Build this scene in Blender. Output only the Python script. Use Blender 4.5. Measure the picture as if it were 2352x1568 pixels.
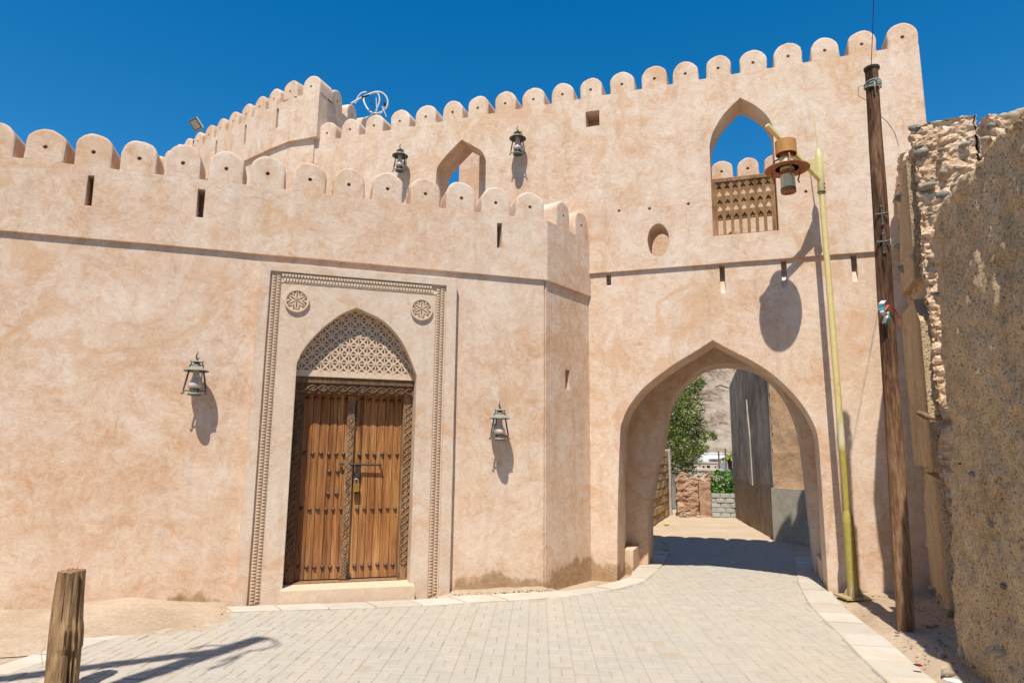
import bpy, bmesh, math, random
from math import sin, cos, tan, pi, radians, sqrt, atan2, hypot
from mathutils import Vector, Matrix, noise
from mathutils.geometry import tessellate_polygon
random.seed(7)
for o in list(bpy.data.objects): bpy.data.objects.remove(o)
scene = bpy.context.scene
COL = scene.collection

# ------------------------------------------------------------------ camera
F_PX, PITCH, ROLL, EYE = 1560.59, 0.170352, 0.0096485, 1.65
IW, IH = 2352.0, 1568.0
cam = bpy.data.cameras.new('camera'); cam_o = bpy.data.objects.new('camera', cam); COL.objects.link(cam_o)
cam.sensor_fit = 'HORIZONTAL'; cam.sensor_width = 36.0; cam.lens = 36.0 * F_PX / IW
cam.clip_start = 0.05; cam.clip_end = 3000
cp_, sp_, cr_, sr_ = cos(PITCH), sin(PITCH), cos(ROLL), sin(ROLL)
RIGHT = Vector((cr_, -sp_ * sr_, cp_ * sr_)); UP = Vector((-sr_, -sp_ * cr_, cp_ * cr_)); FWD = Vector((0, cp_, sp_))
m = Matrix((RIGHT, UP, -FWD)).transposed().to_4x4(); m.translation = (0, 0, EYE)
cam_o.matrix_world = m
scene.camera = cam_o
# ------------------------------------------------------------------ light
SUN_AZ, SUN_EL = radians(10.5), radians(62.0)       # direction in which the light travels, seen from above
LDIR = Vector((sin(SUN_AZ) * cos(SUN_EL), cos(SUN_AZ) * cos(SUN_EL), -sin(SUN_EL)))
sun = bpy.data.lights.new('sun', 'SUN'); sun.energy = 5.0; sun.angle = radians(0.5); sun.color = (1.0, 0.925, 0.805)
sun_o = bpy.data.objects.new('sun', sun); COL.objects.link(sun_o)
sun_o.rotation_euler = LDIR.to_track_quat('-Z', 'Y').to_euler(); sun_o.location = (-3, -12, 25)
world = bpy.data.worlds.new('World'); scene.world = world; world.use_nodes = True
wn = world.node_tree; bg = wn.nodes['Background']
sky = wn.nodes.new('ShaderNodeTexSky'); sky.sky_type = 'NISHITA'; sky.sun_disc = False
sky.sun_elevation = SUN_EL; sky.sun_rotation = pi + SUN_AZ
sky.altitude = 300; sky.air_density = 1.0; sky.dust_density = 0.25; sky.ozone_density = 3.0
hs = wn.nodes.new('ShaderNodeHueSaturation'); hs.inputs['Hue'].default_value = .494; hs.inputs['Saturation'].default_value = 1.42; hs.inputs['Value'].default_value = 1.50
wn.links.new(sky.outputs[0], hs.inputs['Color']); wn.links.new(hs.outputs[0], bg.inputs[0]); bg.inputs[1].default_value = 0.08
scene.view_settings.view_transform = 'Standard'; scene.view_settings.look = 'None'
scene.view_settings.exposure = 0.30; scene.view_settings.gamma = 1.0
scene.view_settings.use_curve_mapping = False

# ------------------------------------------------------------------ measuring helpers
def ray(x, y):
    a = (x - IW / 2) / F_PX; b = -(y - IH / 2) / F_PX
    return RIGHT * a + UP * b + FWD
CAM = Vector((0, 0, EYE))
def onz(x, y, z=0.0):
    r = ray(x, y); return CAM + r * ((z - EYE) / r.z)
def aty(x, y, Y):
    r = ray(x, y); return CAM + r * (Y / r.y)
def proj(P):
    d = Vector(P) - CAM; z = d.dot(FWD)
    return (IW / 2 + F_PX * d.dot(RIGHT) / z, IH / 2 - F_PX * d.dot(UP) / z, z)
class Frame:
    """vertical wall plane: u along the wall, w out of it (towards the street), z up"""
    def __init__(s, o, th):
        s.o = Vector((o[0], o[1], 0)); s.t = Vector((cos(th), sin(th), 0)); s.n = Vector((sin(th), -cos(th), 0)); s.th = th
    def __call__(s, u, w, z): return s.o + s.t * u + s.n * w + Vector((0, 0, z))
    def px(s, x, y, w=0.0):
        r = ray(x, y); k = (s.o + s.n * w - CAM).dot(s.n) / r.dot(s.n); P = CAM + r * k - s.o
        return (P.dot(s.t), P.z)
    def uw(s, P): d = Vector(P) - s.o; return d.dot(s.t), d.dot(s.n)
TF, TG = 0.300527, -0.329718
FW = Frame((0, 8.99587), TF)          # street front with the carved door
GW = Frame((0, 10.46033), TG)         # gate wall
cF = FW(0.51, 0, 0)
cG = Vector((1.175, 10.058, 0))
SW = Frame((cF.x, cF.y), atan2(cG.y - cF.y, cG.x - cF.x))   # short return between the two
S_LEN = (cG - cF).length

# ------------------------------------------------------------------ mesh helpers
class MB:
    def __init__(s): s.v = []; s.f = []
    def add(s, vs, fs):
        k = len(s.v); s.v += [tuple(p) for p in vs]; s.f += [tuple(i + k for i in f) for f in fs]
    def box(s, c, sx, sy, sz, M=None):
        vs = [Vector((x * sx / 2, y * sy / 2, z * sz / 2)) + Vector(c) for x in (-1, 1) for y in (-1, 1) for z in (-1, 1)]
        if M is not None: vs = [M @ p for p in vs]
        s.add(vs, [(0, 1, 3, 2), (4, 6, 7, 5), (0, 4, 5, 1), (2, 3, 7, 6), (0, 2, 6, 4), (1, 5, 7, 3)])
    def fbox(s, fr, u0, u1, w0, w1, z0, z1):
        vs = [fr(u, w, z) for u in (u0, u1) for w in (w0, w1) for z in (z0, z1)]
        s.add(vs, [(0, 1, 3, 2), (4, 6, 7, 5), (0, 4, 5, 1), (2, 3, 7, 6), (0, 2, 6, 4), (1, 5, 7, 3)])
    def tube(s, pts, rad, n=8, cap=True):
        pts = [Vector(p) for p in pts]; N = len(pts)
        R = rad if isinstance(rad, (list, tuple)) else [rad] * N
        k = len(s.v); prev = None
        for i in range(N):
            d = (pts[min(i + 1, N - 1)] - pts[max(i - 1, 0)]).normalized()
            if prev is None:
                a = Vector((0, 0, 1)) if abs(d.z) < .9 else Vector((1, 0, 0)); x = d.cross(a).normalized()
            else:
                x = (prev - d * prev.dot(d)).normalized()
            prev = x; y = d.cross(x)
            for j in range(n):
                t = 2 * pi * j / n; s.v.append(tuple(pts[i] + (x * cos(t) + y * sin(t)) * R[i]))
        for i in range(N - 1):
            for j in range(n):
                a = k + i * n + j; b = k + i * n + (j + 1) % n; s.f.append((a, b, b + n, a + n))
        if cap:
            s.f.append(tuple(k + j for j in reversed(range(n)))); s.f.append(tuple(k + (N - 1) * n + j for j in range(n)))
    def lathe(s, prof, c, n=20, axis=None):
        """prof: (r, h) list, along z at c (or along axis)"""
        c = Vector(c); k = len(s.v)
        Q = Matrix.Identity(3) if axis is None else Vector((0, 0, 1)).rotation_difference(Vector(axis)).to_matrix()
        for r, h in prof:
            for j in range(n):
                t = 2 * pi * j / n; s.v.append(tuple(c + Q @ Vector((r * cos(t), r * sin(t), h))))
        for i in range(len(prof) - 1):
            for j in range(n):
                a = k + i * n + j; b = k + i * n + (j + 1) % n; s.f.append((a, b, b + n, a + n))
        if prof[0][0] > 1e-4: s.f.append(tuple(k + j for j in reversed(range(n))))
        if prof[-1][0] > 1e-4: s.f.append(tuple(k + (len(prof) - 1) * n + j for j in range(n)))
    def slab(s, fr, outer, holes=(), w0=-.5, w1=0., back=True):
        """flat slab in a wall frame; outer/holes: (u, z) loops; w1 front, w0 back"""
        loops = [outer] + list(holes)
        tri = tessellate_polygon([[Vector((p[0], p[1], 0)) for p in L] for L in loops])
        flat = [p for L in loops for p in L]; n = len(flat); k = len(s.v)
        s.v += [tuple(fr(p[0], w1, p[1])) for p in flat] + [tuple(fr(p[0], w0, p[1])) for p in flat]
        for t in tri:
            a, b, c = t
            A, B, C_ = flat[a], flat[b], flat[c]
            if (B[0] - A[0]) * (C_[1] - A[1]) - (B[1] - A[1]) * (C_[0] - A[0]) < 0: b, c = c, b
            s.f.append((k + a, k + b, k + c))
            if back: s.f.append((k + n + a, k + n + c, k + n + b))
        q = 0
        for li, L in enumerate(loops):
            N = len(L)
            ar = sum(L[i][0] * L[(i + 1) % N][1] - L[(i + 1) % N][0] * L[i][1] for i in range(N))
            ccw = ar > 0
            for i in range(N):
                a = k + q + i; b = k + q + (i + 1) % N
                if ccw == (li == 0): s.f.append((a, a + n, b + n, b))
                else: s.f.append((b, b + n, a + n, a))
            q += N
    def mesh(s, name, smooth=False, sharp=None):
        me = bpy.data.meshes.new(name); me.from_pydata(s.v, [], s.f); me.update()
        if smooth:
            for p in me.polygons: p.use_smooth = True
            if sharp: me.set_sharp_from_angle(angle=radians(sharp))
        return me
    def build(s, name, mat, parent=None, smooth=False, sharp=None, **tags):
        return obj(name, s.mesh(name, smooth, sharp), mat, parent, **tags)
def obj(name, me, mat=None, parent=None, label=None, category=None, group=None, kind=None):
    o = bpy.data.objects.new(name, me); COL.objects.link(o)
    if mat is not None and me is not None and len(me.materials) == 0: me.materials.append(mat)
    if parent is not None: o.parent = parent; o.matrix_parent_inverse = PINV.get(parent.name, Matrix.Identity(4))
    if label: o['label'] = label
    if category: o['category'] = category
    if group: o['group'] = group
    if kind: o['kind'] = kind
    return o
PINV = {}
def thing(name, loc, label, category, group=None):
    """an Empty at the base of a thing; children keep world coordinates"""
    o = obj(name, None, label=label, category=category, group=group)
    o.location = loc; o.empty_display_size = .2
    PINV[o.name] = Matrix.Translation(-Vector(loc))
    return o
def wob(loop, step=.18, amp=.006, seed=0, closed=True):
    """subdivide a (u,z) loop and let it wander a little, as hand plastered edges do"""
    out = []; N = len(loop)
    for i in range(N if closed else N - 1):
        a = loop[i]; b = loop[(i + 1) % N]; d = hypot(b[0] - a[0], b[1] - a[1]); k = max(1, int(d / step))
        for j in range(k):
            t = j / k; p = (a[0] + (b[0] - a[0]) * t, a[1] + (b[1] - a[1]) * t)
            q = noise.noise_vector(Vector((p[0] * 1.7 + seed, p[1] * 1.7, seed * 3.1)))
            out.append((p[0] + q.x * amp, p[1] + q.y * amp))
    return out
def circle(c, r, n=16, rz=None): return [(c[0] + r * cos(2 * pi * i / n), c[1] + (rz or r) * sin(2 * pi * i / n)) for i in range(n)]
def rect(u0, u1, z0, z1): return [(u0, z0), (u1, z0), (u1, z1), (u0, z1)]
def smooth_poly(pts, n=4):
    """Catmull-Rom through open points"""
    out = []
    P = [pts[0]] + list(pts) + [pts[-1]]
    for i in range(1, len(P) - 2):
        for j in range(n):
            t = j / n; r = []
            for k in range(len(pts[0])):
                a, b, c, d = (P[i + q][k] for q in (-1, 0, 1, 2))
                r.append(.5 * (2 * b + (c - a) * t + (2 * a - 5 * b + 4 * c - d) * t * t + (3 * b - a - 3 * c + d) * t ** 3))
            out.append(tuple(r))
    out.append(tuple(pts[-1])); return out

# ------------------------------------------------------------------ materials
class NT:
    def __init__(s, name):
        s.m = bpy.data.materials.new(name); s.m.use_nodes = True; s.t = s.m.node_tree
        s.b = s.t.nodes['Principled BSDF']; s.b.inputs['Specular IOR Level'].default_value = .25
    def n(s, typ, ins=None, **kw):
        nd = s.t.nodes.new('ShaderNode' + typ)
        for k, v in kw.items(): setattr(nd, k, v)
        for k, v in (ins or {}).items(): s.set(nd.inputs[k], v)
        return nd
    def set(s, sock, v):
        if isinstance(v, bpy.types.NodeSocket): s.t.links.new(v, sock)
        elif isinstance(v, bpy.types.Node): s.t.links.new(v.outputs[0], sock)
        else: sock.default_value = v if not (isinstance(v, tuple) and len(v) == 3 and sock.type == 'RGBA') else (*v, 1)
    def pos(s): return s.n('NewGeometry').outputs['Position']
    def objc(s): return s.n('TexCoord').outputs['Object']
    def scale(s, v, x, y=None, z=None):
        return s.n('VectorMath', {0: v, 1: (x, y if y is not None else x, z if z is not None else x)}, operation='MULTIPLY').outputs[0]
    def noise(s, v, sc=1., det=4., rough=.55, dist=0.):
        return s.n('TexNoise', {'Vector': v, 'Scale': sc, 'Detail': det, 'Roughness': rough, 'Distortion': dist}).outputs[0]
    def math(s, op, a, b=0., c=None, clamp=False):
        i = {0: a, 1: b}
        if c is not None: i[2] = c
        return s.n('Math', i, operation=op, use_clamp=clamp).outputs[0]
    def ramp(s, fac, stops, interp='LINEAR'):
        nd = s.n('ValToRGB', {0: fac}); cr = nd.color_ramp; cr.interpolation = interp
        while len(cr.elements) < len(stops): cr.elements.new(.5)
        for e, (p, c) in zip(cr.elements, stops):
            e.position = p; e.color = (c, c, c, 1) if isinstance(c, (int, float)) else (*c, 1)
        return nd.outputs[0]
    def mix(s, f, a, b, mode='MIX'):
        nd = s.n('Mix', data_type='RGBA', blend_type=mode); s.set(nd.inputs[0], f); s.set(nd.inputs[6], a); s.set(nd.inputs[7], b)
        return nd.outputs[2]
    def sep(s, v): return s.n('SeparateXYZ', {0: v}).outputs
    def bump(s, h, strength=.3, dist=.01, normal=None):
        i = {'Height': h, 'Strength': strength, 'Distance': dist}
        if normal is not None: i['Normal'] = normal
        return s.n('Bump', i).outputs[0]
    def out(s, col=None, rough=None, normal=None, metal=None, spec=None):
        if col is not None: s.set(s.b.inputs['Base Color'], col)
        if rough is not None: s.set(s.b.inputs['Roughness'], rough)
        if normal is not None: s.set(s.b.inputs['Normal'], normal)
        if metal is not None: s.set(s.b.inputs['Metallic'], metal)
        if spec is not None: s.set(s.b.inputs['Specular IOR Level'], spec)
        return s.m
M = {}
def plaster(name, warm=(.57, .355, .215), mid=(.65, .468, .337), pale=(.705, .57, .455), damp=True, grey=0.):
    t = NT(name); p = t.pos()
    warp = t.n('TexNoise', {'Vector': p, 'Scale': 1.3, 'Detail': 4.}).outputs[1]
    pw = t.n('VectorMath', {0: warp, 1: (.38, .38, .38)}, operation='MULTIPLY').outputs[0]
    pw = t.n('VectorMath', {0: p, 1: pw}, operation='ADD').outputs[0]
    big = t.noise(pw, .7, 6, .62, .2)
    med = t.noise(pw, 2.9, 8, .7, .5)
    swirl = t.noise(pw, 10., 6, .7, 1.1)
    fine = t.noise(pw, 30., 6, .66, 1.6)
    grit = t.noise(p, 120., 3, .6)
    a = t.math('MULTIPLY_ADD', big, .46, 0.); a = t.math('MULTIPLY_ADD', med, .58, a); a = t.math('MULTIPLY_ADD', swirl, .56, a)
    a = t.math('SUBTRACT', a, .30)
    c = t.ramp(a, [(.34, warm), (.47, mid), (.60, pale), (.76, tuple(min(1, x * 1.08) for x in pale))])
    # orange wash patches with a shape of their own
    blot = t.ramp(t.noise(pw, 1.15, 5, .6, .5), [(.55, 0.), (.66, 1.)])
    c = t.mix(t.math('MULTIPLY', blot, .30), c, warm)
    # smoother warm bands where old cracks were filled
    bn = t.noise(pw, .62, 3, .5, .3); band = t.math('MULTIPLY', t.ramp(t.math('ABSOLUTE', t.math('SUBTRACT', t.math('FRACT', t.math('MULTIPLY', bn, 4.)), .5)), [(.045, 1.), (.10, 0.)]), t.ramp(t.noise(p, .8, 3, .5), [(.46, 0.), (.54, 1.)]))
    c = t.mix(t.math('MULTIPLY', band, .6), c, (.60, .375, .22))
    # whitish chalky clouds
    ch = t.ramp(t.noise(t.n('VectorMath', {0: pw, 1: (31., 7., 3.)}, operation='ADD').outputs[0], 1.9, 8, .74, .4), [(.54, 0.), (.68, 1.)])
    c = t.mix(t.math('MULTIPLY', ch, .42), c, tuple(x * y for x, y in zip(pale, (1.04, 1.10, 1.17))))
    # curled trowel marks: thin contour lines of a warped noise, only here and there
    cn = t.noise(pw, 5.2, 4, .62, 1.4); rid = t.ramp(t.math('ABSOLUTE', t.math('SUBTRACT', t.math('FRACT', t.math('MULTIPLY', cn, 9.)), .5)), [(.0, 1.), (.10, 0.)])
    where = t.ramp(t.noise(p, 1.6, 4, .6, .3), [(.46, 0.), (.62, 1.)]); rid = t.math('MULTIPLY', rid, where)
    c = t.mix(t.math('MULTIPLY', rid, .5), c, tuple(min(1, x * 1.12) for x in pale))
    # trowel strokes
    st = t.ramp(fine, [(.32, 0.80), (.47, 1.), (.66, 1.06)])
    c = t.mix(.6, c, st, 'MULTIPLY')
    c = t.mix(.35, c, t.ramp(grit, [(.3, .85), (.55, 1.03)]), 'MULTIPLY')
    sc = t.ramp(t.noise(t.scale(p, 1, 1, .11), 6.5, 5, .62, .3), [(.33, .84), (.47, 1.), (.68, 1.04)])
    c = t.mix(.5, c, sc, 'MULTIPLY')
    # hairline cracks
    cv = t.n('TexVoronoi', {'Vector': t.n('VectorMath', {0: p, 1: t.n('VectorMath', {0: t.n('TexNoise', {'Vector': p, 'Scale': 3., 'Detail': 5.}).outputs[1], 1: (.5, .5, .5)}, operation='MULTIPLY').outputs[0]}, operation='ADD').outputs[0], 'Scale': .55}, feature='DISTANCE_TO_EDGE').outputs['Distance']
    crk = t.math('MULTIPLY', t.ramp(cv, [(.0, 1.), (.005, 0.)]), t.ramp(t.noise(p, .9, 3, .5), [(.54, 0.), (.62, 1.)]))
    c = t.mix(t.math('MULTIPLY', crk, .34), c, (.32, .20, .12))
    h = t.math('MULTIPLY_ADD', fine, .6, swirl); h = t.math('MULTIPLY_ADD', grit, .18, h); h = t.math('MULTIPLY_ADD', rid, .25, h)
    if damp:
        x, y, z = t.sep(p)
        # bare brown render left where the skin has come off at the foot of the wall
        hi = t.ramp(t.math('MULTIPLY_ADD', x, 1 / 12., .5), [(0., .02), (.14, .05), (.155, .10), (.21, .09), (.24, .02), (.435, .02), (.445, .20), (.50, .18), (.535, .16), (.56, .30), (.595, .34), (.60, .18), (.635, .16), (.66, .05), (1., .03)])
        nz = t.math('MULTIPLY_ADD', t.noise(t.scale(p, 1, 1, .6), 3.2, 6, .62), .75, -.375)
        th = t.math('ADD', hi, nz)
        mk = t.math('MULTIPLY', t.math('SUBTRACT', th, z), 14., clamp=True)
        br = t.ramp(t.noise(p, 9., 8, .7, .5), [(.3, (.27, .175, .10)), (.55, (.43, .295, .18)), (.75, (.55, .41, .28))])
        c = t.mix(mk, c, br)
        soft = t.math('MULTIPLY', t.math('SUBTRACT', t.math('ADD', th, .28), z), 2.2, clamp=True)
        c = t.mix(t.math('MULTIPLY', soft, .28), c, (.42, .26, .14))
        h = t.math('MULTIPLY_ADD', mk, -1.1, h); h = t.math('MULTIPLY_ADD', t.math('MULTIPLY', mk, t.noise(p, 40, 6, .7)), 2.2, h)
    if grey: c = t.mix(grey, c, (.36, .33, .29))
    bev = t.n('Bevel', {'Radius': .014}, samples=3).outputs[0]
    nb = t.bump(h, .42, .012, bev)
    return t.out(c, .93, nb, spec=.12)
M['plaster'] = plaster('plaster')
M['panel_plaster'] = plaster('panel_plaster', (.57, .38, .25), (.63, .485, .365), (.66, .55, .45), damp=False)
def mk():
    # carved stucco of the door surround
    t = NT('stucco'); p = t.pos(); n = t.noise(p, 14, 5, .6, .8)
    M['stucco'] = t.out(t.ramp(n, [(.3, (.58, .43, .305)), (.7, (.68, .535, .405))]), .92, t.bump(n, .25, .01, t.n('Bevel', {'Radius': .004}, samples=2).outputs[0]), spec=.1)
    # sunburnt door planks
    t = NT('door_wood'); p = t.objc(); r = t.n('ObjectInfo').outputs['Random']
    off = t.n('CombineXYZ', {0: t.math('MULTIPLY', r, 37.), 1: 0., 2: t.math('MULTIPLY', r, 11.)}).outputs[0]
    q = t.n('VectorMath', {0: p, 1: off}, operation='ADD').outputs[0]
    g = t.noise(t.scale(q, 42, 42, 1.7), 1., 7, .6, 1.1); st = t.noise(t.scale(q, 6, 6, .7), 1., 4, .6, .6)
    k = t.math('MULTIPLY_ADD', g, .6, t.math('MULTIPLY', st, .5))
    c = t.ramp(k, [(.36, (.06, .02, .007)), (.47, (.20, .076, .024)), (.57, (.36, .155, .05)), (.68, (.50, .255, .095)), (.8, (.60, .36, .165))])
    c = t.mix(t.math('MULTIPLY', r, .45), c, (.19, .075, .026), 'MIX')
    drip = t.ramp(t.noise(t.scale(q, 30, 30, 3.4), 1., 3, .6), [(.66, 0.), (.71, 1.)])
    c = t.mix(t.math('MULTIPLY', drip, .5), c, (.10, .04, .015))
    x, y, z = t.sep(p)
    dust = t.math('MULTIPLY', t.math('SUBTRACT', .75, z), 1.1, clamp=True)
    c = t.mix(t.math('MULTIPLY', dust, t.math('MULTIPLY', st, .55)), c, (.46, .31, .19))
    M['door_wood'] = t.out(c, .55, t.bump(g, .35, .004), spec=.3)
    t = NT('carved_wood'); p = t.pos(); g = t.noise(t.scale(p, 30, 30, 5), 1., 6, .6, .5)
    c = t.ramp(g, [(.3, (.075, .04, .022)), (.6, (.20, .115, .062)), (.8, (.33, .21, .12))])
    M['carved_wood'] = t.out(c, .65, t.bump(t.noise(p, 60, 5, .65, 1.), .5, .006), spec=.25)
    t = NT('pale_carved_wood'); p = t.pos(); g = t.noise(t.scale(p, 30, 30, 5), 1., 6, .6, .5)
    c = t.ramp(g, [(.3, (.14, .075, .038)), (.6, (.33, .20, .11)), (.8, (.47, .32, .19))])
    M['pale_carved_wood'] = t.out(c, .65, t.bump(t.noise(p, 60, 5, .65, 1.), .5, .006), spec=.25)
    # weathered lattice
    t = NT('lattice_wood'); p = t.pos(); g = t.noise(t.scale(p, 22, 22, 4), 1., 7, .65, .8); b = t.noise(p, 3.5, 4, .6)
    c = t.ramp(t.math('MULTIPLY_ADD', g, .6, t.math('MULTIPLY', b, .4)), [(.3, (.085, .042, .018)), (.5, (.28, .15, .07)), (.7, (.45, .285, .15))])
    M['lattice_wood'] = t.out(c, .8, t.bump(g, .3, .005), spec=.15)
    # old poles and posts
    for nm, cols in (('pole_wood', [(.38, (.022, .010, .006)), (.47, (.105, .053, .03)), (.56, (.23, .13, .07)), (.68, (.45, .30, .175))]),
                     ('post_wood', [(.38, (.045, .025, .014)), (.46, (.19, .115, .06)), (.55, (.37, .235, .13)), (.68, (.54, .385, .235))])):
        t = NT(nm); p = t.objc(); g = t.math('MULTIPLY_ADD', t.noise(t.scale(p, 30, 30, 2.2), 1., 8, .7, .5), .55, t.math('MULTIPLY', t.noise(t.scale(p, 95, 95, 7), 1., 6, .7, .4), .45)); b = t.noise(t.scale(p, 7, 7, 1.6), 1., 6, .66, .6)
        x, y, z = t.sep(p)
        k = t.math('MULTIPLY_ADD', g, .62, t.math('MULTIPLY', b, .4))
        if nm == 'pole_wood':   # bleached and hacked lower down
            k = t.math('ADD', k, t.math('MULTIPLY', t.math('SUBTRACT', 3.0, z), .035, clamp=True))
            k = t.math('SUBTRACT', k, .03)
        crack = t.ramp(t.noise(t.scale(p, 34, 34, 1.0), 1., 3, .55, .3), [(.33, 0.), (.37, 1.)])
        c = t.mix(1., t.ramp(k, cols), t.mix(crack, (.22, .18, .16), (1, 1, 1)), 'MULTIPLY')
        M[nm] = t.out(c, .85, t.bump(t.math('MULTIPLY_ADD', crack, .6, g), .7, .012), spec=.12)
    # lantern bronze, chalky with dust
    t = NT('lantern_metal'); p = t.pos(); g = t.noise(p, 35, 5, .6); u = t.sep(t.n('NewGeometry').outputs['Normal'])[2]
    c = t.ramp(g, [(.3, (.035, .034, .03)), (.6, (.095, .094, .082)), (.8, (.19, .195, .17))])
    du = t.math('MULTIPLY', t.math('ADD', u, -.05), 1.2, clamp=True)
    c = t.mix(t.math('MULTIPLY', du, .6), c, (.36, .36, .30))
    M['lantern_metal'] = t.out(c, .55, t.bump(g, .15, .004), spec=.4)
    t = NT('frosted_glass'); p = t.pos(); g = t.noise(p, 18, 3)
    c = t.ramp(g, [(.3, (.50, .36, .29)), (.7, (.66, .53, .45))])
    M['frosted_glass'] = t.out(c, .28, spec=.5)
    # yellow lamp post paint
    t = NT('yellow_paint'); p = t.pos(); z = t.sep(p)[2]
    old = t.math('MULTIPLY', t.math('SUBTRACT', t.math('ADD', 1.78, t.math('MULTIPLY', t.noise(p, 6, 3), .25)), z), 9., clamp=True)
    n = t.noise(p, 20, 6, .7)
    new = t.ramp(n, [(.3, (.62, .50, .19)), (.7, (.72, .62, .30))]); dark = t.ramp(n, [(.3, (.32, .255, .06)), (.7, (.46, .375, .09))])
    c = t.mix(old, new, dark)
    bl = t.math('MULTIPLY', t.math('SUBTRACT', .22, t.math('ABSOLUTE', t.math('SUBTRACT', z, 2.0))), 6., clamp=True)
    c = t.mix(t.math('MULTIPLY', bl, .55), c, (.62, .60, .52))
    chip = t.ramp(t.noise(p, 45, 4, .7), [(.69, 0.), (.72, 1.)])
    c = t.mix(t.math('MULTIPLY', chip, .8), c, (.13, .06, .03))
    foot = t.math('MULTIPLY', t.math('SUBTRACT', .28, z), 7., clamp=True); c = t.mix(t.math('MULTIPLY', foot, .55), c, (.40, .30, .21))
    M['yellow_paint'] = t.out(c, .5, t.bump(n, .08, .003), spec=.4)
    t = NT('rust'); p = t.pos(); n = t.noise(p, 22, 6, .65); c = t.ramp(n, [(.3, (.20, .07, .03)), (.55, (.37, .155, .065)), (.8, (.50, .25, .11))])
    M['rust'] = t.out(c, .7, t.bump(n, .2, .004), spec=.25)
    t = NT('ochre_paint'); p = t.pos(); n = t.noise(p, 16, 6, .65); c = t.ramp(n, [(.3, (.42, .185, .045)), (.7, (.54, .26, .075))])
    M['ochre_paint'] = t.out(c, .55, t.bump(n, .1, .004), spec=.35)
    t = NT('iron'); p = t.pos(); n = t.noise(p, 40, 4); M['iron'] = t.out(t.ramp(n, [(.3, (.018, .015, .014)), (.7, (.06, .048, .042))]), .5, t.bump(n, .2, .003), spec=.4)
    t = NT('stud_iron'); p = t.pos(); n = t.noise(p, 60, 3); M['stud_iron'] = t.out(t.ramp(n, [(.3, (.06, .035, .025)), (.7, (.15, .09, .065))]), .4, spec=.5)
    t = NT('lantern_glass'); p = t.pos(); n = t.noise(t.scale(p, 20, 20, 4), 1., 5, .65); c = t.ramp(n, [(.3, (.55, .38, .16)), (.55, (.74, .60, .36)), (.75, (.80, .70, .50))]); M['lantern_glass'] = t.out(c, .35, spec=.4)
    t = NT('brass'); M['brass'] = t.out((.55, .36, .11), .35, metal=.8)
    t = NT('steel'); M['steel'] = t.out((.5, .52, .54), .4, metal=.7)
    t = NT('lamp_casing'); M['lamp_casing'] = t.out((.42, .46, .44), .45, spec=.4)
    t = NT('lamp_lens'); M['lamp_lens'] = t.out((.42, .38, .27), .15, spec=.6)
    t = NT('white_conduit'); M['white_conduit'] = t.out((.72, .70, .66), .45, spec=.4)
    t = NT('black_cable'); M['black_cable'] = t.out((.03, .03, .032), .6)
    # paving
    t = NT('paver'); p = t.pos(); r = t.math('FRACT', t.math('ADD', t.n('ObjectInfo').outputs['Random'], t.n('NewGeometry').outputs['Random Per Island']))
    b = t.noise(p, .55, 5, .6, .4); n = t.noise(p, 60, 5, .7); m2 = t.noise(p, 5, 5, .65, .5)
    c = t.mix(r, (.385, .362, .318), (.425, .395, .345))
    c = t.mix(t.ramp(b, [(.38, 0.), (.66, .75)]), c, (.44, .385, .315))
    c = t.mix(.5, c, t.ramp(m2, [(.3, .84), (.6, 1.04)]), 'MULTIPLY')
    c = t.mix(.5, c, t.ramp(n, [(.3, .82), (.6, 1.05)]), 'MULTIPLY')
    dr = t.noise(t.scale(p, 2.2, .35, 1), 1.2, 6, .65, .6); c = t.mix(t.ramp(dr, [(.52, 0.), (.70, .55)]), c, (.47, .405, .32)); oil = t.ramp(t.noise(p, 1.7, 3, .5, .4), [(.70, 0.), (.76, 1.)]); c = t.mix(t.math('MULTIPLY', oil, .22), c, (.22, .20, .18))
    M['paver'] = t.out(c, .9, t.bump(n, .2, .003), spec=.15)
    t = NT('joint_sand'); p = t.pos(); n = t.noise(p, 50, 5, .7); M['joint_sand'] = t.out(t.ramp(n, [(.3, (.345, .295, .23)), (.7, (.43, .37, .29))]), .95, spec=.05)
    t = NT('kerb_stone'); p = t.pos(); r = t.n('ObjectInfo').outputs['Random']; n = t.noise(p, 45, 6, .7); b = t.noise(p, 2.5, 5, .6)
    c = t.mix(r, (.46, .425, .37), (.54, .50, .435)); c = t.mix(t.ramp(b, [(.45, 0.), (.7, .6)]), c, (.46, .35, .24))
    c = t.mix(.45, c, t.ramp(n, [(.3, .8), (.6, 1.05)]), 'MULTIPLY')
    M['kerb_stone'] = t.out(c, .88, t.bump(n, .3, .004), spec=.15)
    for nm, a, b in (('dirt', (.32, .235, .16), (.52, .415, .31)), ('pale_dirt', (.42, .315, .215), (.56, .45, .335))):
        t = NT(nm); p = t.pos(); n = t.noise(p, 22, 8, .72); w = t.noise(p, 1.1, 6, .62, .7); g = t.noise(p, 130, 3, .6)
        c = t.ramp(t.math('MULTIPLY_ADD', n, .5, t.math('MULTIPLY', w, .5)), [(.34, a), (.62, b)])
        c = t.mix(.6, c, t.ramp(g, [(.3, .72), (.55, 1.04)]), 'MULTIPLY')
        M[nm] = t.out(c, .96, t.bump(t.math('MULTIPLY_ADD', g, .35, n), .55, .02), spec=.05)
    # ruin: mud render full of chaff and grit
    t = NT('mud'); p = t.pos(); w = t.noise(p, 1.7, 7, .66, .5); n = t.noise(p, 9, 8, .72, .3); sp = t.noise(t.scale(p, 1, 1, .85), 52, 3, .6, .25); sp2 = t.noise(t.scale(p, 1, 1, .7), 110, 3, .6, .3)
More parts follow.
